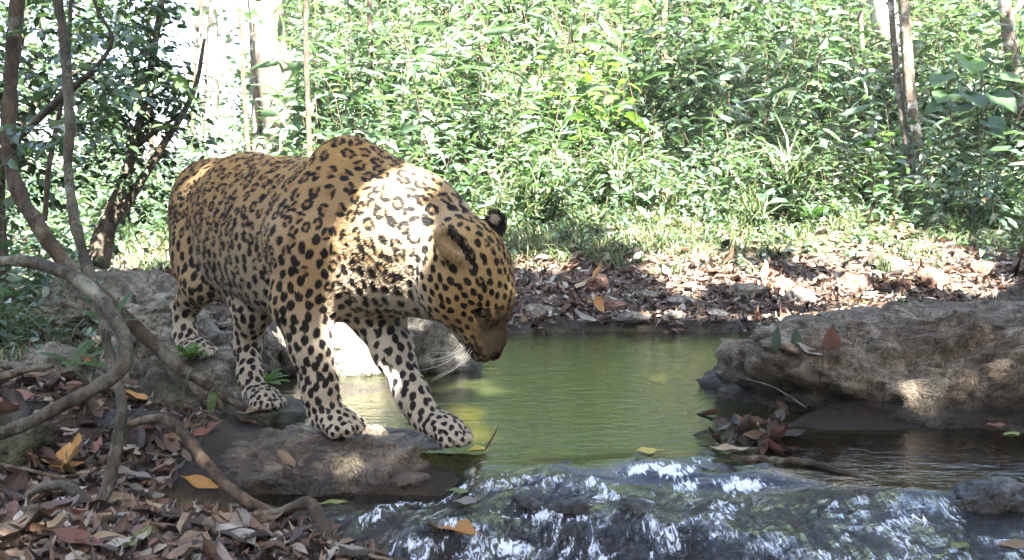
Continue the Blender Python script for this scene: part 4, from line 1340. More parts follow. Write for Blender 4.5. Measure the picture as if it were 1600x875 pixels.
def sprays(r, centers, rad, n_each, ln, w, kind='lance', twig=True, flat=.5):
    """leaf clumps: short twigs from each centre carrying alternate leaves"""
    C = np.repeat(centers, n_each, 0); n = len(C)
    RD = np.repeat(np.broadcast_to(rad, (len(centers),)), n_each)
    dirs = unit_rand(r, n) * np.array((1, 1, flat)); dirs /= np.linalg.norm(dirs, axis=1)[:, None]
    nl = 7
    t = np.linspace(.25, 1, nl)
    P = C[:, None] + dirs[:, None] * (RD[:, None] * t[None])[..., None] + np.array((0, 0, -.25)) * (RD[:, None] * t[None] ** 2)[..., None]
    side = np.cross(dirs, (0, 0, 1.0)); side /= np.linalg.norm(side, axis=1)[:, None] + 1e-6
    sg = np.where(np.arange(nl) % 2 == 0, 1, -1)
    D = dirs[:, None] * .6 + side[:, None] * sg[None, :, None] * .9 + r.normal(size=(n, nl, 3)) * .3 + np.array((0, 0, -.2))
    Nn = np.array((0, 0, 1.0)) + .5 * r.normal(size=(n, nl, 3))
    L_ = ln * (.65 + .7 * r.random((n, nl)))
    tpl = leaf_tpl(kind)
    V, F = stamp_leaves(tpl, P.reshape(-1, 3), D.reshape(-1, 3), Nn.reshape(-1, 3), L_.ravel(), (w * L_).ravel(), .4 + r.random(n * nl) * 1.4)
    rnd = np.repeat(np.repeat(r.random(len(centers)), n_each * nl) * .4 + .6 * r.random(n * nl), len(tpl[0]))
    parts = [(V, F, rnd)]
    if twig:
        a, b = C, C + dirs * RD[:, None] + np.array((0, 0, -.25)) * RD[:, None]
        s2 = np.cross(dirs, side)
        e = .0022
        TV = np.stack([a + side * e, a - side * e * .5 + s2 * e, a - side * e * .5 - s2 * e, b], 1).reshape(-1, 3)
        o = (np.arange(n) * 4)[:, None, None]
        TF = (np.array([(0, 1, 3), (1, 2, 3), (2, 0, 3)])[None] + o).reshape(-1, 3)
        parts.append((TV, [TF], np.zeros(len(TV))))
    V, F = join_arrays([(a, b) for a, b, c in parts])
    return V, F, np.concatenate([c for a, b, c in parts])

r = np.random.default_rng(21)
def cloud(r, n, boxes):
    """clump centres given pixel boxes (x0,y0,x1,y1,Y0,Y1,weight)"""
    w = np.array([b[6] for b in boxes], float); k = r.choice(len(boxes), n, p=w / w.sum())
    out = []
    for i in k:
        x0, y0, x1, y1, a, b, _ = boxes[i]
        out.append(W(x0 + (x1 - x0) * r.random(), y0 + (y1 - y0) * r.random(), a + (b - a) * r.random()))
    return np.array(out)

# left-hand trees and saplings
lv = sprays(r, cloud(r, 130, [(-120, -60, 150, 150, 3.2, 4.4, 3), (-120, 100, 90, 360, 3.2, 4.6, 3), (40, -20, 260, 200, 3.4, 4.4, 2)]), .16, 4, .042, .28)
tree('sapling', 'dark leafed sapling at the far left edge behind the vines', [[(10, 470, 3.6, 9), (0, 300, 3.6, 8), (20, 120, 3.6, 6), (60, -40, 3.6, 4)], [(5, 230, 3.6, 5), (70, 150, 3.7, 4), (150, 90, 3.8, 2.5)]], M['bark_dark'], lv, M['leaf_dark'], seed=3, up=1.0)
lv = sprays(r, cloud(r, 70, [(150, -30, 260, 180, 3.9, 4.4, 2), (180, 110, 300, 330, 3.9, 4.5, 3), (130, 150, 240, 330, 3.9, 4.6, 2.5)]), .17, 4, .042, .26)
tree('tree', 'leaning dark tree with two forked stems left of the leopard\'s rump', [[(150, 415, 4.0, 20), (168, 350, 4.0, 15), (195, 280, 4.05, 9), (225, 160, 4.1, 6), (250, 20, 4.15, 5), (262, -80, 4.2, 4)],
     [(166, 355, 4.0, 12), (200, 315, 4.0, 8), (240, 250, 4.05, 6), (300, 150, 4.1, 4), (320, 60, 4.1, 2.5)], [(205, 235, 4.07, 5), (250, 200, 4.1, 3), (290, 175, 4.1, 2)]], M['bark_dark'], lv, M['leaf_dark'], seed=7, up=.8)
tree('sapling', 'thin black sapling standing between the vine and the leaning tree', [[(70, 345, 3.0, 4), (78, 250, 3.0, 4), (95, 165, 3.0, 3.5), (108, 60, 3.0, 3), (112, -60, 3.0, 2.5)]], M['bark_dark'], None, None, seed=11)
lv = sprays(r, cloud(r, 16, [(90, 20, 220, 150, 2.5, 2.9, 2), (40, 160, 150, 260, 2.5, 2.8, 1)]), .11, 3, .034, .30)
tree('sapling', 'pale slanting branch with bright leaves crossing the vine at upper left', [[(20, 225, 2.66, 5), (65, 180, 2.62, 6), (110, 140, 2.58, 5.5), (150, 105, 2.55, 4), (175, 60, 2.53, 3), (150, 10, 2.5, 2.5), (130, -60, 2.5, 2)]], M['bark_grey'], lv, M['leaf'], seed=15)

# pale and mottled trunks behind
tree('tree', 'broad pale tree trunk behind the leopard\'s back', [[(452, 285, 9, 30), (437, 170, 9, 28), (420, 60, 9, 26), (408, -80, 9, 26)], [(405, 285, 9.3, 9), (400, 120, 9.3, 8), (392, -80, 9.3, 7)]], M['bark_mottled'], seed=23, up=4)
tree('tree', 'bleached slender trunk standing in the bright gap', [[(330, 290, 11, 15), (328, 150, 11, 14), (326, -60, 11, 13)]], M['bark_pale'], seed=25, up=4)
tree('tree', 'straight double-stemmed mottled tree on the right bank', [[(1440, 318, 6.9, 12), (1430, 220, 6.9, 9.5), (1419, 110, 6.9, 8.5), (1408, -60, 6.9, 8)], [(1428, 300, 6.92, 7), (1411, 190, 6.95, 5.5), (1398, 80, 7.0, 5), (1386, -80, 7.0, 5)]], M['bark_mottled'], seed=27, up=3)
tree('tree', 'pale leaning trunk behind the double-stemmed tree', [[(1440, 265, 8.6, 24), (1415, 150, 8.6, 21), (1385, 40, 8.6, 20), (1358, -80, 8.6, 20)]], M['bark_pale'], seed=29, up=3)
tree('tree', 'brown trunk at the right picture edge', [[(1612, 260, 8.0, 13), (1590, 140, 8.0, 12), (1572, 20, 8.0, 10), (1562, -80, 8.0, 10)]], M['bark_mottled'], seed=31, up=3)
tree('tree', 'far white trunk at upper right', [[(1545, 200, 12.5, 14), (1530, 60, 12.5, 12), (1520, -60, 12.5, 12)]], M['bark_pale'], seed=33, up=4)
tree('tree', 'thin dark stem rising left of the leopard\'s shoulder', [[(486, 300, 6.5, 4.5), (482, 180, 6.5, 4.5), (478, 60, 6.5, 4), (480, -60, 6.5, 4)]], M['bark_dark'], seed=35, up=2)
tree('tree', 'slender stem above the leopard\'s shoulder hump', [[(575, 330, 8.0, 4.5), (580, 150, 8.0, 4), (576, -60, 8.0, 4)]], M['bark_dark'], seed=37, up=2)
tree('tree', 'slender dark stem in the undergrowth above the pool', [[(1040, 250, 9.0, 6), (1036, 120, 9.0, 5), (1040, -60, 9.0, 5)]], M['bark_dark'], seed=39, up=3)
tree('tree', 'thin upright stem left of the pale leaning trunk', [[(1352, 240, 8.2, 4.5), (1348, 110, 8.2, 4), (1340, -60, 8.2, 4)]], M['bark_mottled'], seed=41, up=3)
tree('tree', 'pale thin trunk at the top of the slope in the middle', [[(1000, 140, 12.5, 9), (1001, 40, 12.5, 8), (998, -60, 12.5, 8)]], M['bark_pale'], seed=43, up=4)
stem('branch', [(420, 92, 8.3, 2), (560, 98, 8.0, 2.8), (640, 95, 7.8, 2.8), (690, 70, 7.6, 2.4), (740, 25, 7.5, 1.8), (770, 0, 7.4, 1.2)], M['bark_pale'], 'pale bare branch stretching across above the leopard\'s back', 'branch', 50, 8, .1, 45)

# bright gap: thin far woodland on the left
far_tr = []
for k in range(9):
    Y = 9 + 9 * r.random(); px = (-40, 60, 150, 205, 250, 285, 365, 395, 470)[k] + 12 * r.normal()
    b = W(px, 300, Y); gz = float(ground_z(np.array([b[0]]), np.array([Y]))[0])
    rr = .012 + .022 * r.random()
    H_ = 4.5 + 2.5 * r.random()
    pth = [(b[0], Y, gz - .05, rr), (b[0] + .10 * r.normal(), Y, gz + H_ * .2, rr * .9), (b[0] + .25 * r.normal(), Y, gz + H_ * .4, rr * .8), (b[0] + .5 * r.normal(), Y, gz + H_, rr * .35)]
    cc = np.array(pth[2][:3]) + np.stack([r.normal(size=12) * .6, r.normal(size=12) * .6, (r.random(12) - .45) * H_ * .8], 1)
    lv = sprays(r, cc, .45, 4, .10, .32, 'far')
    tree('tree', 'slender leafy tree in the bright woodland gap, %s from the left' % ['first', 'second', 'third', 'fourth', 'fifth', 'sixth', 'seventh', 'eighth', 'ninth'][k], [], M['bark_brown'], lv, M['leaf'], n=24, sides=7, seed=60 + k, world=[pth], group='slender trees in the bright gap')

# ------------------------------------------------------------------ undergrowth
def scatter(r, n, x0, x1, y0, y1, keep=None):
    x = x0 + (x1 - x0) * r.random(n); y = y0 + (y1 - y0) * r.random(n)
    if keep is not None:
        m = keep(x, y); x, y = x[m], y[m]
    return x, y
def frustum(x, y, mx=.78):
    return np.abs(x / y) < mx
hill = lambda x, y: frustum(x, y) & (x / y > -.215 + .04 * np.sin(y * 3)) & (fbm(np.stack([x, y, 0 * x], 1) * .8, 2, 88) > -.58)
parts, stems_ = [], []
# knee-high herbs on the bank and lower slope
x, y = scatter(r, 1450, -3, 7.2, 6.1, 9.0, hill)
a, s_ = plants(r, ground_pts(x, y, -.02), .25 + .35 * r.random(len(x)), 13, .115, .19, 'lance', rise=.35, stem_r=.003)
parts.append(a); stems_.append(s_)
# chest-high shrubs up the slope
x, y = scatter(r, 1300, -5, 9.8, 7.6, 12.5, hill)
a, s_ = plants(r, ground_pts(x, y, -.02), .6 + .7 * r.random(len(x)), 20, .165, .17, 'lance', rise=.30, stem_r=.006, lean=.2)
parts.append(a); stems_.append(s_)
x, y = scatter(r, 800, -5, 9.8, 6.8, 12.5, hill)
a, s_ = plants(r, ground_pts(x, y, -.02), .5 + .9 * r.random(len(x)), 12, .26, .11, 'lance', rise=.45, stem_r=.005, lean=.25)
parts.append(a); stems_.append(s_)
x, y = scatter(r, 480, -4, 8.6, 6.4, 11, hill)
a, s_ = plants(r, ground_pts(x, y, -.02), .35 + .6 * r.random(len(x)), 30, .055, .34, 'lance', rise=.2, stem_r=.004, lean=.3)
parts.append(a); stems_.append(s_)
x, y = scatter(r, 2300, -8, 15.6, 12, 20, hill)
a, s_ = plants(r, ground_pts(x, y, -.02), 1.0 + 1.2 * r.random(len(x)), 22, .24, .20, 'far', rise=.25, stem_r=.008, lean=.2)
parts.append(a); stems_.append(s_)
stuff('undergrowth', 'dense leafy green undergrowth covering the far slope', 'undergrowth', parts, M['leaf'])
V, F = join_arrays(stems_)
obj('undergrowth_stems', mesh_np('undergrowth_stems', V, F), M['bark_brown'], kind='stuff', label='thin woody stems inside the undergrowth of the far slope', category='undergrowth')
# left bank low plants
parts = []
x, y = scatter(r, 720, -6.2, -.9, 3.9, 9.5, lambda x, y: (x / y > -.85) & (x / y < -.20) & ~((x / y > -.42) & (x / y < -.32) & (y < 6)) & (ground_z(x, y) > .03))
a, s_ = plants(r, ground_pts(x, y, -.01), .15 + .40 * r.random(len(x)), 14, .065, .28, 'lance', rise=.3)
parts.append(a)
x, y = scatter(r, 1300, -13, -.6, 6.5, 16, lambda x, y: (x / y > -.85) & (x / y < -.10))
a, s_ = plants(r, ground_pts(x, y, -.01), .35 + .7 * r.random(len(x)), 18, .11, .25, 'lance', rise=.3)
parts.append(a)
x, y = scatter(r, 260, -2.4, -1.25, 2.9, 4.4, lambda x, y: (x / y < -.42))
a, s_ = plants(r, ground_pts(x, y, -.01), .08 + .25 * r.random(len(x)), 10, .05, .28, 'lance', rise=.3)
parts.append(a)
stuff('low_plants', 'low leafy plants on the left bank behind the boulder', 'undergrowth', parts, M['leaf'])

# grass on the far bank and in the left clearing
def blades(r, x, y, n_each, ln, w, fan=.8):
    b = np.repeat(ground_pts(x, y, -.005), n_each, 0); n = len(b)
    b[:, :2] += r.normal(size=(n, 2)) * .025
    D = np.stack([r.normal(size=n) * fan, r.normal(size=n) * fan, .35 + .9 * r.random(n)], 1)
    Nn = np.array((0, 0, 1.0)) + .2 * r.normal(size=(n, 3)) - D * .2
    L_ = ln * (.5 + r.random(n))
    V, F = stamp_leaves(leaf_tpl('blade'), b, D, Nn, L_, w * (.7 + .6 * r.random(n)), 1 + 1.6 * r.random(n))
    return V, F, np.repeat(r.random(n) ** 1.3, 7)
parts = []
def gk(x, y):
    n = fbm(np.stack([x, y, 0 * x], 1) * 1.6, 3, 77)
    return frustum(x, y) & (x / y > -.16) & (r.random(len(x)) < sstep(5.0, 6.1, y + .45 * n - .18 * np.maximum(x - .8, 0)) * sstep(8.0, 6.6, y)) & (n > -.40)
x, y = scatter(r, 5000, -1.2, 5.8, 4.7, 8.0, gk)
parts.append(blades(r, x, y, 10, .095, .0042))
x, y = scatter(r, 900, -4.5, -1.0, 5.0, 9.0, lambda x, y: (x / y > -.45) & (x / y < -.20))
parts.append(blades(r, x, y, 9, .10, .005))
x, y = scatter(r, 130, -1.9, -1.1, 2.6, 3.6, lambda x, y: x / y < -.43)
parts.append(blades(r, x, y, 9, .09, .0028))
stuff('grass', 'short green and straw-tipped grass on the banks', 'grass', parts, M['grass'])
# small ground herbs mixed in the grass
x, y = scatter(r, 1700, -1.0, 4.4, 5.2, 7.6, lambda x, y: frustum(x, y) & (x / y > -.14) & (r.random(len(x)) < sstep(5.2, 6.3, y)))
a, s_ = plants(r, ground_pts(x, y, -.01), .05 + .14 * r.random(len(x)), 8, .050, .30, 'lance', rise=.25, stems=False)
stuff('ground_herbs', 'small leafy herbs growing through the grass of the far bank', 'ground cover', [a], M['leaf'])

# ------------------------------------------------------------------ single plants one can pick out
def shrub(name, label, base, h, nst, nleaf, ln, w, mat, seed, lean=.3, rise=.3, stem_r=.004, cat='shrub', start=.25, group=None):
    rr = np.random.default_rng(seed)
    b = np.zeros((nst, 3)); b[:, :2] = rr.normal(size=(nst, 2)) * .03
    (V, F, rn), st = plants(rr, b, h * (.7 + .5 * rr.random(nst)), nleaf, ln, w, 'lance', lean=lean, rise=rise, stem_r=stem_r, start=start)
    o = empty(name, base, label=label, category=cat)
    if group: o['group'] = group
    obj('stem', mesh_np('stem', *st), M['bark_brown'], o)
    f = obj('foliage', mesh_np('foliage', V, F, True, dict(rnd=rn)), mat, o); f['kind'] = 'stuff'
    return o
def at_ground(px, Y):
    p = W(px, 300, Y); return (p[0], Y, float(ground_z(np.array([p[0]]), np.array([Y]))[0]))
shrub('shrub', 'broad-leaved shrub with glossy leaves high on the slope at centre', at_ground(1100, 8.2), 1.0, 9, 16, .17, .24, M['leaf'], 301, .25)
shrub('shrub', 'leafy shrub just above the leopard\'s nape', at_ground(720, 7.0), .62, 8, 14, .14, .22, M['leaf'], 302, .3)
shrub('shrub', 'shrub with long pale green leaves right of the leopard\'s head', at_ground(850, 6.4), .50, 7, 12, .15, .16, M['leaf_broad'], 303, .35)
shrub('shrub', 'upright broad-leaved plant above the pool in sunlight', at_ground(915, 7.3), .85, 7, 14, .17, .24, M['leaf_bright'], 304, .2)
shrub('shrub', 'dark leafed bush below the top edge in the middle', at_ground(1080, 9.5), 1.6, 10, 22, .17, .22, M['leaf_dark'], 305, .25)
shrub('shrub', 'dark leafed bush at the top above the leopard\'s head', at_ground(790, 10.0), 1.9, 10, 22, .17, .22, M['leaf_dark'], 306, .25)
shrub('shrub', 'leafy bush left of the double-stemmed tree', at_ground(1290, 7.8), .9, 9, 16, .14, .24, M['leaf'], 307, .3)
shrub('sapling', 'small sapling with one bright lime leaf near the mottled tree', at_ground(1365, 6.8), .42, 3, 6, .15, .33, M['leaf_bright'], 308, .15, cat='plant')
def big_leaf_plant():
    """heart-shaped leaves on long stalks"""
    rr = np.random.default_rng(5)
    base = np.array(at_ground(1528, 6.6)); o = empty('broadleaf_plant', base, label='tall plant with big heart-shaped leaves at right', category='plant')
    tip = np.array((-.02, 0, 1.12))
    V, F = tube_arrays([(0, 0, -.03, .010), (.01, 0, .5, .009), (*tip, .005)], 20, 7, .08, 3); obj('stem', mesh_np('stem', V, F), M['bark_mottled'], o)
    # heart outline
    a = np.linspace(0, 2 * math.pi, 25)[:-1]
    hx = .5 - .5 * np.cos(a) ; rad = 1 - .0 * a
    prof = np.array([(-.12, .0), (-.22, .22), (-.16, .42), (.02, .54), (.25, .54), (.50, .42), (.75, .22), (1.0, .0)])
    n = len(prof)
    for k, (px, py, dx, s_, tw) in enumerate([(1515, 95, -.02, .20, .2), (1475, 118, -.6, .15, 1.0), (1555, 150, .8, .19, .0), (1518, 150, .0, .19, -.3), (1480, 148, -.9, .16, .4), (1545, 190, .7, .15, .2), (1500, 165, -.5, .15, .6), (1565, 120, .9, .14, .3), (1470, 165, -1.0, .13, .1), (1545, 205, .4, .13, -.4)]):
        p = W(px, py, 6.55 - .12 * rr.random()) - base
        d = np.array((dx + .15 * rr.normal(), -.75 + .2 * rr.normal(), -.45 + .15 * rr.normal())); d /= np.linalg.norm(d)
        nn = np.array((.2 * rr.normal(), -.35, 1.0)); nn -= d * (nn @ d); nn /= np.linalg.norm(nn); sd_ = np.cross(nn, d)
        rows = []
        for (t_, w_) in prof:
            for q in (1, .5, 0, -.5, -1):
                rows.append(p + s_ * (d * t_ + sd_ * w_ * q + nn * (.10 * abs(q) - .22 * max(t_, 0) ** 2 + .015 * math.sin(9 * t_ + 5 * q))))
        i, j = np.meshgrid(np.arange(n - 1), np.arange(4), indexing='ij')
        F = np.stack([i * 5 + j, (i + 1) * 5 + j, (i + 1) * 5 + j + 1, i * 5 + j + 1], -1).reshape(-1, 4)
        lf_ = obj('leaf', mesh_np('leaf', np.array(rows), F, True, dict(rnd=np.full(len(rows), rr.random()))), M['leaf_bright'] if k == 0 else M['leaf_broad'], o)
        st0 = tip * min(.95, .45 + .05 * k + .2 * rr.random()); V, F = tube_arrays([(*st0, .004), (*((st0 + p) / 2 + (0, 0, .03)), .003), (*(p - d * s_ * .05), .0025)], 8, 5, 0); obj('stalk', mesh_np('stalk', V, F), M['leaf_broad'], lf_)
    return o
big_leaf_plant()

def fern(label, base, fronds, seed, mat=None):
    """fronds: (azimuth, elevation, length)"""
    rr = np.random.default_rng(seed)
    o = empty('fern', base, label=label, category='fern')
    for az, el, ln in fronds:
        d = np.array((math.cos(az) * math.cos(el), math.sin(az) * math.cos(el), math.sin(el)))
        m = 18
        t = np.linspace(.12, 1, m)
        C = d[None] * (t * ln)[:, None] + np.array((0, 0, -1.0)) * (.35 * ln * t ** 2)[:, None]
        T_ = np.gradient(C, axis=0); T_ /= np.linalg.norm(T_, axis=1)[:, None]
        side = np.cross(T_, (0, 0, 1.0)); side /= np.linalg.norm(side, axis=1)[:, None]
        nn = np.cross(side, T_)
        pl = ln * .21 * np.sin(np.clip(t * 1.05, 0, 1) * math.pi * .93 + .15) + .004
        P = np.concatenate([C, C]); D = np.concatenate([side * .9 + T_ * .45, -side * .9 + T_ * .45]); Nn = np.concatenate([nn, nn])
        V, F = stamp_leaves(leaf_tpl('lance'), P, D, Nn, np.concatenate([pl, pl]), ln * .021, .5)
        rac = [(0, 0, 0, ln * .012)] + [(*c, ln * .010 * (1 - .7 * q)) for c, q in zip(C[::4], t[::4])] + [(*C[-1], ln * .003)]
        V2, F2 = tube_arrays(rac, 16, 5, 0)
        Va, Fa = join_arrays([(V, F), (V2, F2)])
        obj('frond', mesh_np('frond', Va, Fa, True, dict(rnd=np.full(len(Va), rr.random()))), mat or M['fern'], o)
    return o
fern('small green fern with arching fronds beside the looping vine', tuple(W(112, 570, 2.62)), [(.15, .60, .19), (-.4, .35, .14), (2.9, .6, .13), (-1.2, .5, .12), (1.2, .9, .13)], 1)
fern('fern frond hanging behind the vine loop', tuple(W(172, 512, 2.50)), [(.6, 1.2, .15), (2.6, .7, .12), (-.3, .6, .11)], 2)
fern('broad fern at the foot of the grassy slope', at_ground(1262, 6.25), [(-.4, .75, .32), (-1.3, .8, .30), (.3, .9, .28), (-2.3, .7, .26), (1.4, 1.0, .24), (2.6, .9, .24)], 3)
fern('tiny fern tuft growing under the leopard\'s belly', tuple(W(415, 600, 2.78)), [(a, .7 + .3 * math.sin(a * 3), .085) for a in np.arange(0, 6.2, .55)], 4, M['leaf_bright'])
fern('small fern tuft by the leopard\'s rear hind paw', tuple(W(297, 560, 2.74)), [(a, .8 + .3 * math.sin(a * 5), .075) for a in np.arange(0, 6.2, .5)], 5, M['leaf_bright'])
fern('single bright fern frond hanging from the mossy block', tuple(W(332, 612, 2.50)), [(-1.4, -.6, .055), (-1.0, -.2, .04)], 6, M['leaf_bright'])
fern('fern at the right edge beside the broad-leaved plant', at_ground(1585, 6.9), [(-2.6, .8, .30), (-1.6, .8, .30), (2.8, .9, .28), (-.6, .7, .26)], 8)

def tussock(label, base, n, ln, w, seed):
    rr = np.random.default_rng(seed)
    P = rr.normal(size=(n, 3)) * np.array((.03, .03, 0))
    D = np.stack([rr.normal(size=n) * .55, rr.normal(size=n) * .55, .9 + .4 * rr.random(n)], 1)
    V, F = stamp_leaves(leaf_tpl('blade'), P, D, np.array((0, 0, 1.0)) + .25 * rr.normal(size=(n, 3)) - D * .3, ln * (.55 + .6 * rr.random(n)), w, 1.2 + 1.8 * rr.random(n))
    o = obj('grass_tussock', mesh_np('grass_tussock', V, F, True, dict(rnd=np.repeat(rr.random(n) * .7, 7))), M['grass'], label=label, category='grass tuft'); o.location = base
    return o
tussock('big arching clump of long grass blades on the far slope', at_ground(1235, 6.5), 110, .62, .009, 1)
tussock('tall pale grass clump above the far bank right of the leopard', at_ground(965, 6.6), 80, .60, .008, 2)
tussock('grass tuft left of the broad fern', at_ground(1180, 6.1), 60, .30, .006, 3)
tussock('grass tuft at the foot of the mottled tree', at_ground(1450, 6.7), 60, .28, .006, 4)
tussock('thin grass clump right of the leopard\'s ear', at_ground(845, 6.2), 60, .5, .007, 5)
tussock('grass tuft on top of the right boulder', (1.30, 3.25, surf(1.30, 3.25)[0] - .01), 26, .09, .003, 6)
tussock('grass tuft on the far bank above the boulder', at_ground(1390, 5.3), 40, .14, .004, 7)
tussock('grass tuft in the leaf litter at the left edge', (-1.62, 3.05, surf(-1.62, 3.05)[0] - .01), 50, .20, .004, 8)
# ------------------------------------------------------------------ fallen leaves
def fallen_mesh(rr, ln=1.0, wd=.40, curl=.5, cup=.4, notch=0.0):
    """dry leaf: pointed ellipse grid, curled along and across, centre at origin"""
    n, m = 9, 5
    t = np.linspace(0, 1, n); v = np.linspace(-1, 1, m)
    wob = 1 + .12 * np.sin(t * 9 + rr.random() * 6)
    wid = wd * .5 * np.sin(np.clip(t, .02, .985) * math.pi) ** .75 * wob
    T_, Vv = np.meshgrid(t, v, indexing='ij')
    x = T_ - .5; y = Vv * wid[:, None]
    z = cup * (Vv ** 2) * wid[:, None] + curl * ((T_ - .45) ** 2) * .8 + .03 * np.sin(T_ * 11 + Vv * 3 + rr.random() * 6)
    tw = .5 * rr.normal() * (T_ - .5)
    y2 = y * np.cos(tw) - z * np.sin(tw) * .5; z2 = z * np.cos(tw) + y * np.sin(tw)
    V = np.stack([x, y2, z2], -1).reshape(-1, 3) * ln
    V[:, 2] -= V[:, 2].min()
    i, j = np.meshgrid(np.arange(n - 1), np.arange(m - 1), indexing='ij')
    F = np.stack([i * m + j, (i + 1) * m + j, (i + 1) * m + j + 1, i * m + j + 1], -1).reshape(-1, 4)
    sv, sf = tube_arrays([(-.5 * ln, 0, V[:, 2].mean() + .0, .010 * ln), (-.60 * ln, .02 * ln, V[:, 2].mean(), .008 * ln), (-.70 * ln, .0, .0, .006 * ln)], 5, 4, 0)
    return join_arrays([(V, [F]), (sv, sf)])
rr = np.random.default_rng(99)
LEAFM = {}
for k in LIT:
    LEAFM[k] = []
    for q in range(5):
        V, F = fallen_mesh(rr, 1.0, *[(.40, 1.0, .9), (.24, .4, .4), (.56, .35, .3), (.42, .05, .08), (.36, .7, .5)][q])
        me = mesh_np('fallen_leaf', V, F); me.materials.append(M['lit_' + k]); LEAFM[k].append(me)

def put_leaf(me, pos, nrm, yaw, size, label, group=None, name='fallen_leaf', tiltx=0.0, tilty=0.0):
    o = bpy.data.objects.new(name, me); COL.objects.link(o)
    q = Vector(nrm).to_track_quat('Z', 'Y')
    o.rotation_mode = 'QUATERNION'
    from mathutils import Quaternion, Euler
    o.rotation_quaternion = q @ Quaternion((0, 0, 1), yaw) @ Euler((tiltx, tilty, 0)).to_quaternion()
    o.scale = (size,) * 3
    o.location = pos
    o['label'] = label; o['category'] = 'leaf'
    if group: o['group'] = group
    return o
BVH_GW = bvh_of([ground, water])
def special(kind, px, py, Y, size, yaw, label, nrm=(0, 0, 1), tx=0, ty=0, seed=0, w=.4, curl=.4, cup=.4):
    q = np.random.default_rng(seed + 500)
    V, F = fallen_mesh(q, 1.0, w, curl, cup); me = mesh_np('fallen_leaf', V, F); me.materials.append(M['lit_' + kind])
    return put_leaf(me, W(px, py, Y), nrm, yaw, size, label, None, 'fallen_leaf', tx, ty)
def on_px(px, py, lo=1.4, hi=6.0):
    """depth where the pixel ray meets ground or rock"""
    d = Vector(W(px, py, 1.0)) - cam.location
    s0 = cam.location + d * lo
    best = None
    for b in (BVH_ROCK, BVH_GW):
        h_ = b.ray_cast(s0, d)
        if h_[0] is not None and (best is None or h_[0].y < best[0].y): best = h_
    if best is None: return hi, Vector((0, 0, 1))
    n = best[1] if best[1].z > 0 else -best[1]
    return best[0].y, n
def lay(kind, px, py, size, yaw, label, tx=0, ty=0, seed=0, w=.4, curl=.4, cup=.4, flat=False, up=.0, lo=1.4):
    Y, n = on_px(px, py, lo)
    o = special(kind, px, py, Y, size, yaw, label, (0, 0, 1) if flat else n, tx, ty, seed, w, curl, cup)
    o.location.z += .004 + up
    return o
lay('tan', 447, 722, .075, 2.0, 'tan dry leaf lying on the brown rock below the front paw', seed=1, curl=.3, lo=2.0)
lay('orange', 112, 738, .125, .5, 'large orange-brown leaf standing up at bottom left', tx=-.9, seed=2, w=.75, up=.03)
lay('yellow', 1016, 708, .060, .1, 'round yellow leaf floating on the pool', seed=3, w=.75, curl=0, cup=0, flat=True)
lay('yellow', 746, 708, .055, .6, 'yellow leaf at the water by the rock tip', seed=4, w=.7, curl=.1, flat=True)
lay('green', 520, 791, .060, .2, 'green leaf lying in the water in front of the rock', seed=5, w=.42, curl=.1, flat=True)
lay('green', 722, 770, .070, .0, 'yellow-green sunken leaf right of the rock', seed=6, w=.55, curl=0, cup=0, flat=True)
lay('pale', 725, 788, .055, .3, 'pale squarish leaf under the yellow-green sunken leaf', seed=7, w=.8, curl=0, cup=0, flat=True)
lay('orange', 705, 832, .115, -.5, 'long orange leaf half under the rushing water', seed=8, w=.5, curl=.1, flat=True)
lay('tan', 1140, 716, .090, .1, 'yellowish tan leaf caught on the leaf dam', seed=9, w=.5, flat=True, up=.01)
lay('red', 1300, 560, .13, 1.25, 'reddish brown pointed leaf propped on the right boulder', flat=True, tx=.2, ty=-1.0, seed=10, w=.36, up=.03, lo=2.3)
lay('dull', 1213, 560, .10, 1.5, 'dull green leaf standing upright on the right boulder', flat=True, ty=-1.25, seed=11, w=.30, up=.035, lo=2.3)
lay('dull', 1243, 560, .095, 1.2, 'second dull green leaf standing upright beside the first', flat=True, ty=-1.2, seed=12, w=.30, up=.035, lo=2.3)
lay('pale', 1262, 552, .075, 2.4, 'grey curled leaf on top of the right boulder', seed=13, w=.4, curl=.8, lo=2.3)
lay('tan', 348, 822, .13, .15, 'long curled tan leaf in the near litter', seed=14, w=.32, curl=.5, up=.01)
lay('pale', 368, 855, .095, .5, 'rounded pale tan leaf near the bottom edge', seed=15, w=.62, curl=.2, up=.01)
lay('tan', 300, 866, .10, -.3, 'pale tan leaf half cut off by the bottom edge', seed=16, w=.45, curl=.4, up=.01)
lay('orange', 315, 762, .085, -.4, 'yellowish leaf on the dark ground right of the root', seed=17, w=.38, curl=.4, up=.005)
lay('tan', 405, 645, .13, .25, 'long pale brown leaf lying between the hind paw and the rock', seed=19, w=.33, curl=.3, lo=2.2)
lay('brown', 385, 662, .07, 1.1, 'small brown leaf below the hind paw', seed=20, w=.5, lo=2.2)
lay('red', 325, 675, .09, .7, 'reddish leaf leaning against the mossy rock', seed=22, w=.36, lo=2.0)
lay('green', 215, 858, .085, -.15, 'greenish yellow leaf at the bottom edge', seed=23, w=.3, up=.01)
lay('pale', 200, 755, .10, 1.9, 'pale grey leaf beside the upright vine', seed=24, w=.5, curl=.5, up=.01)
lay('pale', 222, 785, .10, -1.2, 'pale curled leaf in the dark litter', seed=25, w=.5, curl=.6, up=.01)
lay('brown', 145, 655, .10, 1.4, 'pinkish brown leaf standing below the loop', tx=.4, seed=26, w=.45, up=.02)
lay('green', 1580, 690, .06, .5, 'yellow-green leaf at the right edge below the boulder', seed=27, w=.5, up=.01)
lay('red', 1560, 676, .07, .2, 'dark red leaf at the right edge', seed=28, w=.5, up=.01)
lay('orange', 935, 492, .10, 1.9, 'upright orange leaf at the far waterline', ty=-.8, seed=29, w=.5, up=.04, lo=4.0)
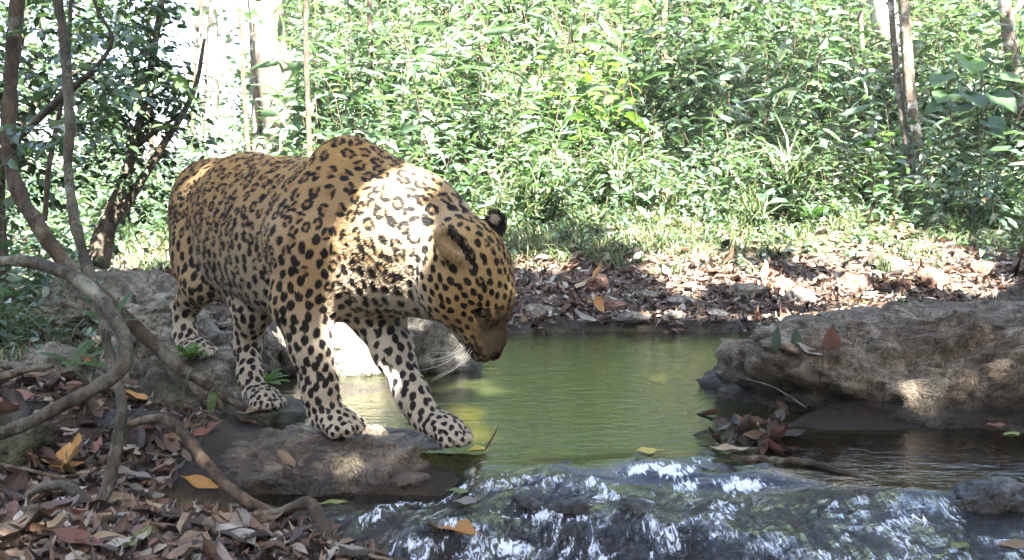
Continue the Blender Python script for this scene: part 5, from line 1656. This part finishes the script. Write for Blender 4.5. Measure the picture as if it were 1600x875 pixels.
lay('orange', 935, 440, .10, 1.3, 'orange-red leaf on the far bank above the waterline', ty=-.6, seed=30, w=.6, up=.04, lo=4.4)
lay('tan', 1195, 440, .11, 1.3, 'upright tan leaf right of the sunlit patch', ty=-.9, seed=31, w=.35, up=.05, lo=4.5)
lay('tan', 1590, 862, .08, .2, 'tan leaf in the water at the bottom right corner', seed=32, w=.6, flat=True)
lay('green', 1500, 860, .05, .6, 'yellow-green leaf in the water below the dark wet rock', seed=33, w=.6, flat=True)
# the dam of leaves caught at the left foot of the boulder
for k in range(40):
    px, py = 1098 + 140 * rr.random(), 662 + 52 * rr.random()
    Y, n = on_px(px, py, 1.9)
    kd_ = ['dark', 'dark', 'dark', 'red', 'brown'][rr.integers(0, 5)]
    q_ = int(rr.integers(0, 5))
    put_leaf(LEAFM[kd_][q_], W(px, py, Y) + np.array((0, 0, .004 + .035 * rr.random())), (rr.normal() * .7, rr.normal() * .7, 1), rr.random() * 6.28, .045 + .035 * rr.random(),
             '%s wet %s leaf %s %s of the leaf dam' % (['curled', 'narrow', 'broad', 'flat', 'twisted'][q_], {'dark': 'blackish', 'brown': 'brown', 'red': 'dark red'}[kd_], 'high' if py < 688 else 'low', 'at the left end' if px < 1140 else 'in the middle' if px < 1190 else 'at the right end'), 'wet leaves caught in the leaf dam')
# litter on the near left bank, one by one
cols = ['brown', 'tan', 'pale', 'red', 'orange', 'dark']
name_c = {'brown': 'brown', 'tan': 'tan', 'pale': 'pale grey', 'red': 'reddish', 'orange': 'orange', 'dark': 'blackish'}
MARKS = [((-.90, 1.85), 'beside the foot of the upright vine'), (tuple(W(40, 662, 1.85)[:2]), 'under the lower arm of the looping vine'), (tuple(W(150, 850, 1.7)[:2]), 'by the mossy grey root'), (tuple(W(330, 735, 2.02)[:2]), 'beside the arching brown root'),
         (tuple(W(500, 820, 1.88)[:2]), 'by the crooked stick'), (tuple(W(300, 866, 1.65)[:2]), 'near the bottom edge'), (tuple(W(110, 738, 1.85)[:2]), 'beside the large orange leaf'), ((-1.30, 2.74), 'below the rounded grey rock'), ((-.97, 2.62), 'by the mossy block'),
         ((-1.14, 2.16), 'by the dark rock at the left edge'), (tuple(W(200, 755, 1.9)[:2]), 'left of the arching root'), ((-.62, 2.1), 'at the near foot of the leopard\'s rock'), ((-1.2, 2.45), 'inside the vine loop'),
         ((.05, 4.4), 'at the far waterline right of the leopard\'s chin'), ((.35, 4.8), 'by the reddish clod'), ((.6, 4.4), 'at the far waterline in the middle'), ((.8, 5.3), 'around the sunlit patch'), ((1.15, 4.85), 'by the flat grey stone'),
         ((1.0, 4.35), 'at the far waterline near the boulder'), ((1.75, 5.05), 'by the ridged reddish stone'), ((2.4, 5.2), 'by the dark round stone'), ((1.4, 4.6), 'behind the right boulder'), ((.2, 5.3), 'at the grass edge beside the leopard\'s face')]
SHAPES = {}
def leaf_label(c, q_, x, y, where):
    w = min(MARKS, key=lambda m: (m[0][0] - x) ** 2 + (m[0][1] - y) ** 2)[1]
    s = ['curled', 'narrow', 'broad', 'flat', 'twisted'][q_]
    return '%s %s dry leaf %s' % (s, c, w)
def litter_zone(n, x0, x1, y0, y1, keep, probs, size, where, group):
    c = 0
    while c < n:
        x, y = x0 + (x1 - x0) * rr.random(), y0 + (y1 - y0) * rr.random()
        if not keep(x, y): continue
        z, nm, rk = surf(x, y)
        if rk and (rr.random() < .75 or (x > -1.0 and y < 3)): continue
        k = cols[rr.choice(6, p=probs)]
        nv = (nm.x + .30 * rr.normal(), nm.y + .30 * rr.normal(), 1)
        q_ = int(rr.integers(0, 5))
        sz = .65 + .8 * rr.random()
        put_leaf(LEAFM[k][q_], (x, y, z + .003 + .022 * rr.random()), nv, rr.random() * 6.28, size * sz, ('small ' if sz < .88 else 'large ' if sz > 1.2 else '') + leaf_label(name_c[k], q_, x, y, where), group)
        c += 1
def keep_near(x, y):
    s1 = poly_sd(DOWN, np.array([x]), np.array([y]))[0]; s2 = poly_sd(POOL, np.array([x]), np.array([y]))[0]
    return not (x > -.78 and 1.98 < y < 2.75) and -.62 < x / y < -.05 and s2 > .03 and s1 > -.01
litter_zone(185, -1.6, -.10, 1.35, 2.75, keep_near, [.34, .17, .17, .08, .05, .19], .080, 'on the near left bank', 'fallen leaves on the near left bank')
litter_zone(120, -.25, 3.2, 4.30, 5.5, lambda x, y: abs(x / y) < .58 and not (x > .9 and y < 4.4), [.26, .20, .32, .10, .04, .08], .085, 'on the far bank', 'fallen leaves on the far bank')
# the rest of the litter as one mass
def litter_mass(n, x0, x1, y0, y1, keep, size, flat=.35, lift=.012):
    x = x0 + (x1 - x0) * rr.random(n); y = y0 + (y1 - y0) * rr.random(n)
    m = keep(x, y); x, y = x[m], y[m]; n = len(x)
    z = ground_z(x, y)
    P = np.stack([x, y, z + .002 + lift * rr.random(n)], 1)
    a = rr.random(n) * 6.28
    D = np.stack([np.cos(a), np.sin(a), .30 * rr.normal(size=n)], 1)
    V, F = stamp_leaves(leaf_tpl('dry'), P, D, np.array((0, 0, 1.0)) + flat * rr.normal(size=(n, 3)), size * (.45 + .9 * rr.random(n)), size * .20, rr.normal(size=n) * 1.4)
    return V, F, np.repeat(rr.random(n), 11)
def km(x, y):
    return ~((x > -.78) & (y > 1.98) & (y < 2.75)) & (x / y > -.66) & (poly_sd(POOL, x, y) > .0) & (poly_sd(DOWN, x, y) > -.02) & (x < -.02 * y)
parts = [litter_mass(4200, -1.5, -.05, 1.1, 2.3, km, .044), litter_mass(6200, -2.4, -.05, 1.45, 4.2, km, .046),
         litter_mass(7500, -.6, 4.8, 4.30, 6.2, lambda x, y: (np.abs(x / y) < .78) & (rr.random(len(x)) < sstep(5.9, 4.8, y)), .060),
         litter_mass(1500, -4, -1, 4, 8, lambda x, y: (x / y > -.62) & (x / y < -.2), .07),
         litter_mass(1000, .3, 4.5, 5.2, 7.4, lambda x, y: np.abs(x / y) < .62, .10)]
parts.append(litter_mass(6000, -1.5, -.05, 1.1, 2.8, km, .024, .5, .016))
parts.append(litter_mass(5000, -.6, 3.6, 4.25, 5.6, lambda x, y: np.abs(x / y) < .60, .035, .5, .016))
# sunken leaves on the stream bed
parts.append(litter_mass(500, -.5, 1.8, 1.6, 2.6, lambda x, y: (poly_sd(DOWN, x, y) < 0), .055, .2, .004))
V, F = join_arrays([(a, b) for a, b, c in parts])
obj('leaf_litter', mesh_np('leaf_litter', V, F, True, dict(rnd=np.concatenate([c for a, b, c in parts]))), M['litter'], kind='stuff', label='brown and grey leaf litter covering both banks', category='leaf litter')
# ------------------------------------------------------------------ tree crowns overhead, with the gaps the sun comes through
rc_ = np.random.default_rng(303)
# unseen forest behind and beside the viewpoint, added to block low sky light
bx_ = np.concatenate([-9 + 18 * rc_.random(420), 4.2 + 4 * rc_.random(200), -8.5 + 4 * rc_.random(200)])
by_ = np.concatenate([-8.5 + 4 * rc_.random(420), -4.5 + 7 * rc_.random(200), -4.5 + 6.5 * rc_.random(200)])
(tv, tf, tr_), ts_ = plants(rc_, ground_pts(bx_, by_, -.05), 2.6 + 2.2 * rc_.random(len(bx_)), 34, .34, .26, 'far', lean=.12, rise=.2, stem_r=.02, start=.08)
V, F = join_arrays([(tv, tf), ts_])
obj('thicket', mesh_np('thicket', V, F, True, dict(rnd=np.concatenate([tr_, np.zeros(len(ts_[0]))]))), M['leaf_dark'], kind='stuff', label='tall dense unseen thicket added on the near side to block low sky', category='thicket')
SD = np.array(SUN_DIR)
HOLES = [(W(645, 300, 2.33), .010), (W(622, 340, 2.30), .022), (W(605, 385, 2.30), .030), (W(585, 425, 2.31), .030), (W(562, 458, 2.32), .022), (W(612, 460, 2.32), .018), (W(600, 575, 2.38), .028), (W(738, 600, 3.17), .02), (W(760, 612, 3.05), .008),
         (W(535, 545, 3.32), .15), (W(480, 500, 3.4), .07), (W(1110, 432, 5.3), .20), (W(1175, 440, 5.2), .14), (W(1050, 425, 5.35), .14), (W(1400, 395, 5.6), .42), (W(1300, 475, 4.85), .22), (W(1480, 440, 5.2), .2),
         (W(1330, 350, 6.2), .3), (W(1580, 285, 6.8), .2), (W(850, 420, 5.4), .10), (W(230, 380, 7.0), 1.2)]
def sun_leaves(n, x0, x1, y0, y1, h0, h1, size, clump):
    x = x0 + (x1 - x0) * rc_.random(n); y = y0 + (y1 - y0) * rc_.random(n)
    g = np.stack([x, y, ground_z(x, y)], 1)
    if clump is not None:
        nz = fbm(np.stack([x, y, 0 * x], 1) * .9, 3, 55) + .35 * fbm(np.stack([x, y, 0 * x], 1) * 3.5, 2, 56)
        m = nz > clump; g = g[m]
    h_ = h0 + (h1 - h0) * rc_.random(len(g))
    P = g + SD * (h_ / SD[2])[:, None]
    ok = np.ones(len(P), bool)
    for c, rad in HOLES:
        q = P - c
        d = np.linalg.norm(q - SD * (q @ SD)[:, None], axis=1)
        ok &= d > rad + size * .52
    P = P[ok]; n = len(P)
    D = unit_rand(rc_, n) * np.array((1, 1, .4)); D /= np.linalg.norm(D, axis=1)[:, None]
    L_ = size * (.7 + .6 * rc_.random(n))
    P = P - D * (L_ * .5)[:, None]
    Nn = SD + .45 * rc_.normal(size=(n, 3))
    V, F = stamp_leaves(leaf_tpl('far'), P, D, Nn, L_, L_ * .30, .5)
    return P, V, F
def canopy(label, trunk, zones, seed):
    o = empty('canopy_tree', trunk, label=label, category='tree')
    base = np.array(trunk)
    parts, cs = [], []
    for z in zones:
        P, V, F = sun_leaves(*z); parts.append((V, F)); cs.append(P)
    V, F = join_arrays(parts)
    k = len(V) // 5
    c = obj('crown', mesh_np('crown', V - base, F, True, dict(rnd=np.repeat(rc_.random(k), 5))), M['leaf'], o); c['kind'] = 'stuff'
    P = np.concatenate(cs); ctr = P.mean(0)
    hub = np.array((base[0] * .7 + ctr[0] * .3, base[1] * .7 + ctr[1] * .3, 3.4))
    V, F = tube_arrays([(0, 0, -.2, .13), (*((hub - base) * np.array((.3, .3, .5))), .11), (*(hub - base), .09)], 24, 10, .08, seed)
    obj('trunk', mesh_np('trunk', V, F), M['bark_grey'], o)
    for q in P[rc_.choice(len(P), 7, replace=False)]:
        V, F = tube_arrays([(*(hub - base), .05), (*((hub + q) / 2 - base + (0, 0, .25)), .03), (*(q - base), .008)], 16, 7, .08, seed)
        obj('limb', mesh_np('limb', V, F), M['bark_grey'], o)
    return o
canopy('tall streamside tree whose crown shades the leopard', (-3.3, -1.2, 0), [(15000, -2.9, .55, 1.0, 4.0, 4.2, 6.0, .13, None)], 1)
canopy('tall tree on the near right bank shading the pool and boulder', (2.6, -1.6, 0), [(13000, .55, 3.2, 1.0, 4.4, 4.2, 6.0, .13, None), (3500, -1.2, .55, 4.0, 4.6, 4.2, 6.0, .13, None)], 2)
canopy('spreading tree whose broken crown dapples the far bank', (4.4, 1.5, float(ground_z(np.array([4.4]), np.array([1.5]))[0])), [(7000, -2.0, 5.0, 4.5, 5.7, 4.5, 7.0, .15, -.22), (8000, -2.0, 5.5, 5.7, 8.5, 4.5, 7.0, .15, .10)], 3)
# ------------------------------------------------------------------ sunlit air under the trees
def build_haze():
    x, y0, y1, z0, z1 = 170, -170, 170, -2.5, 19.5
    V = [(a, b, c) for a in (-x, x) for b in (y0, y1) for c in (z0, z1)]
    F = np.array([(0, 1, 3, 2), (4, 6, 7, 5), (0, 4, 5, 1), (2, 3, 7, 6), (0, 2, 6, 4), (1, 5, 7, 3)])
    t = NT('haze_air')
    v = t.n('VolumePrincipled')
    v.inputs['Color'].default_value = (.94, .97, 1, 1)
    v.inputs['Density'].default_value = HAZE
    v.inputs['Anisotropy'].default_value = 0.0
    t.set(t.out.inputs['Volume'], v.outputs[0])
    o = obj('haze', mesh_np('haze', V, F, False), t.m, kind='stuff')
    return o
HAZE = .0009
build_haze()
# ------------------------------------------------------------------ the animal
leopard_object()
print('script time', round(time.time() - T0, 1))
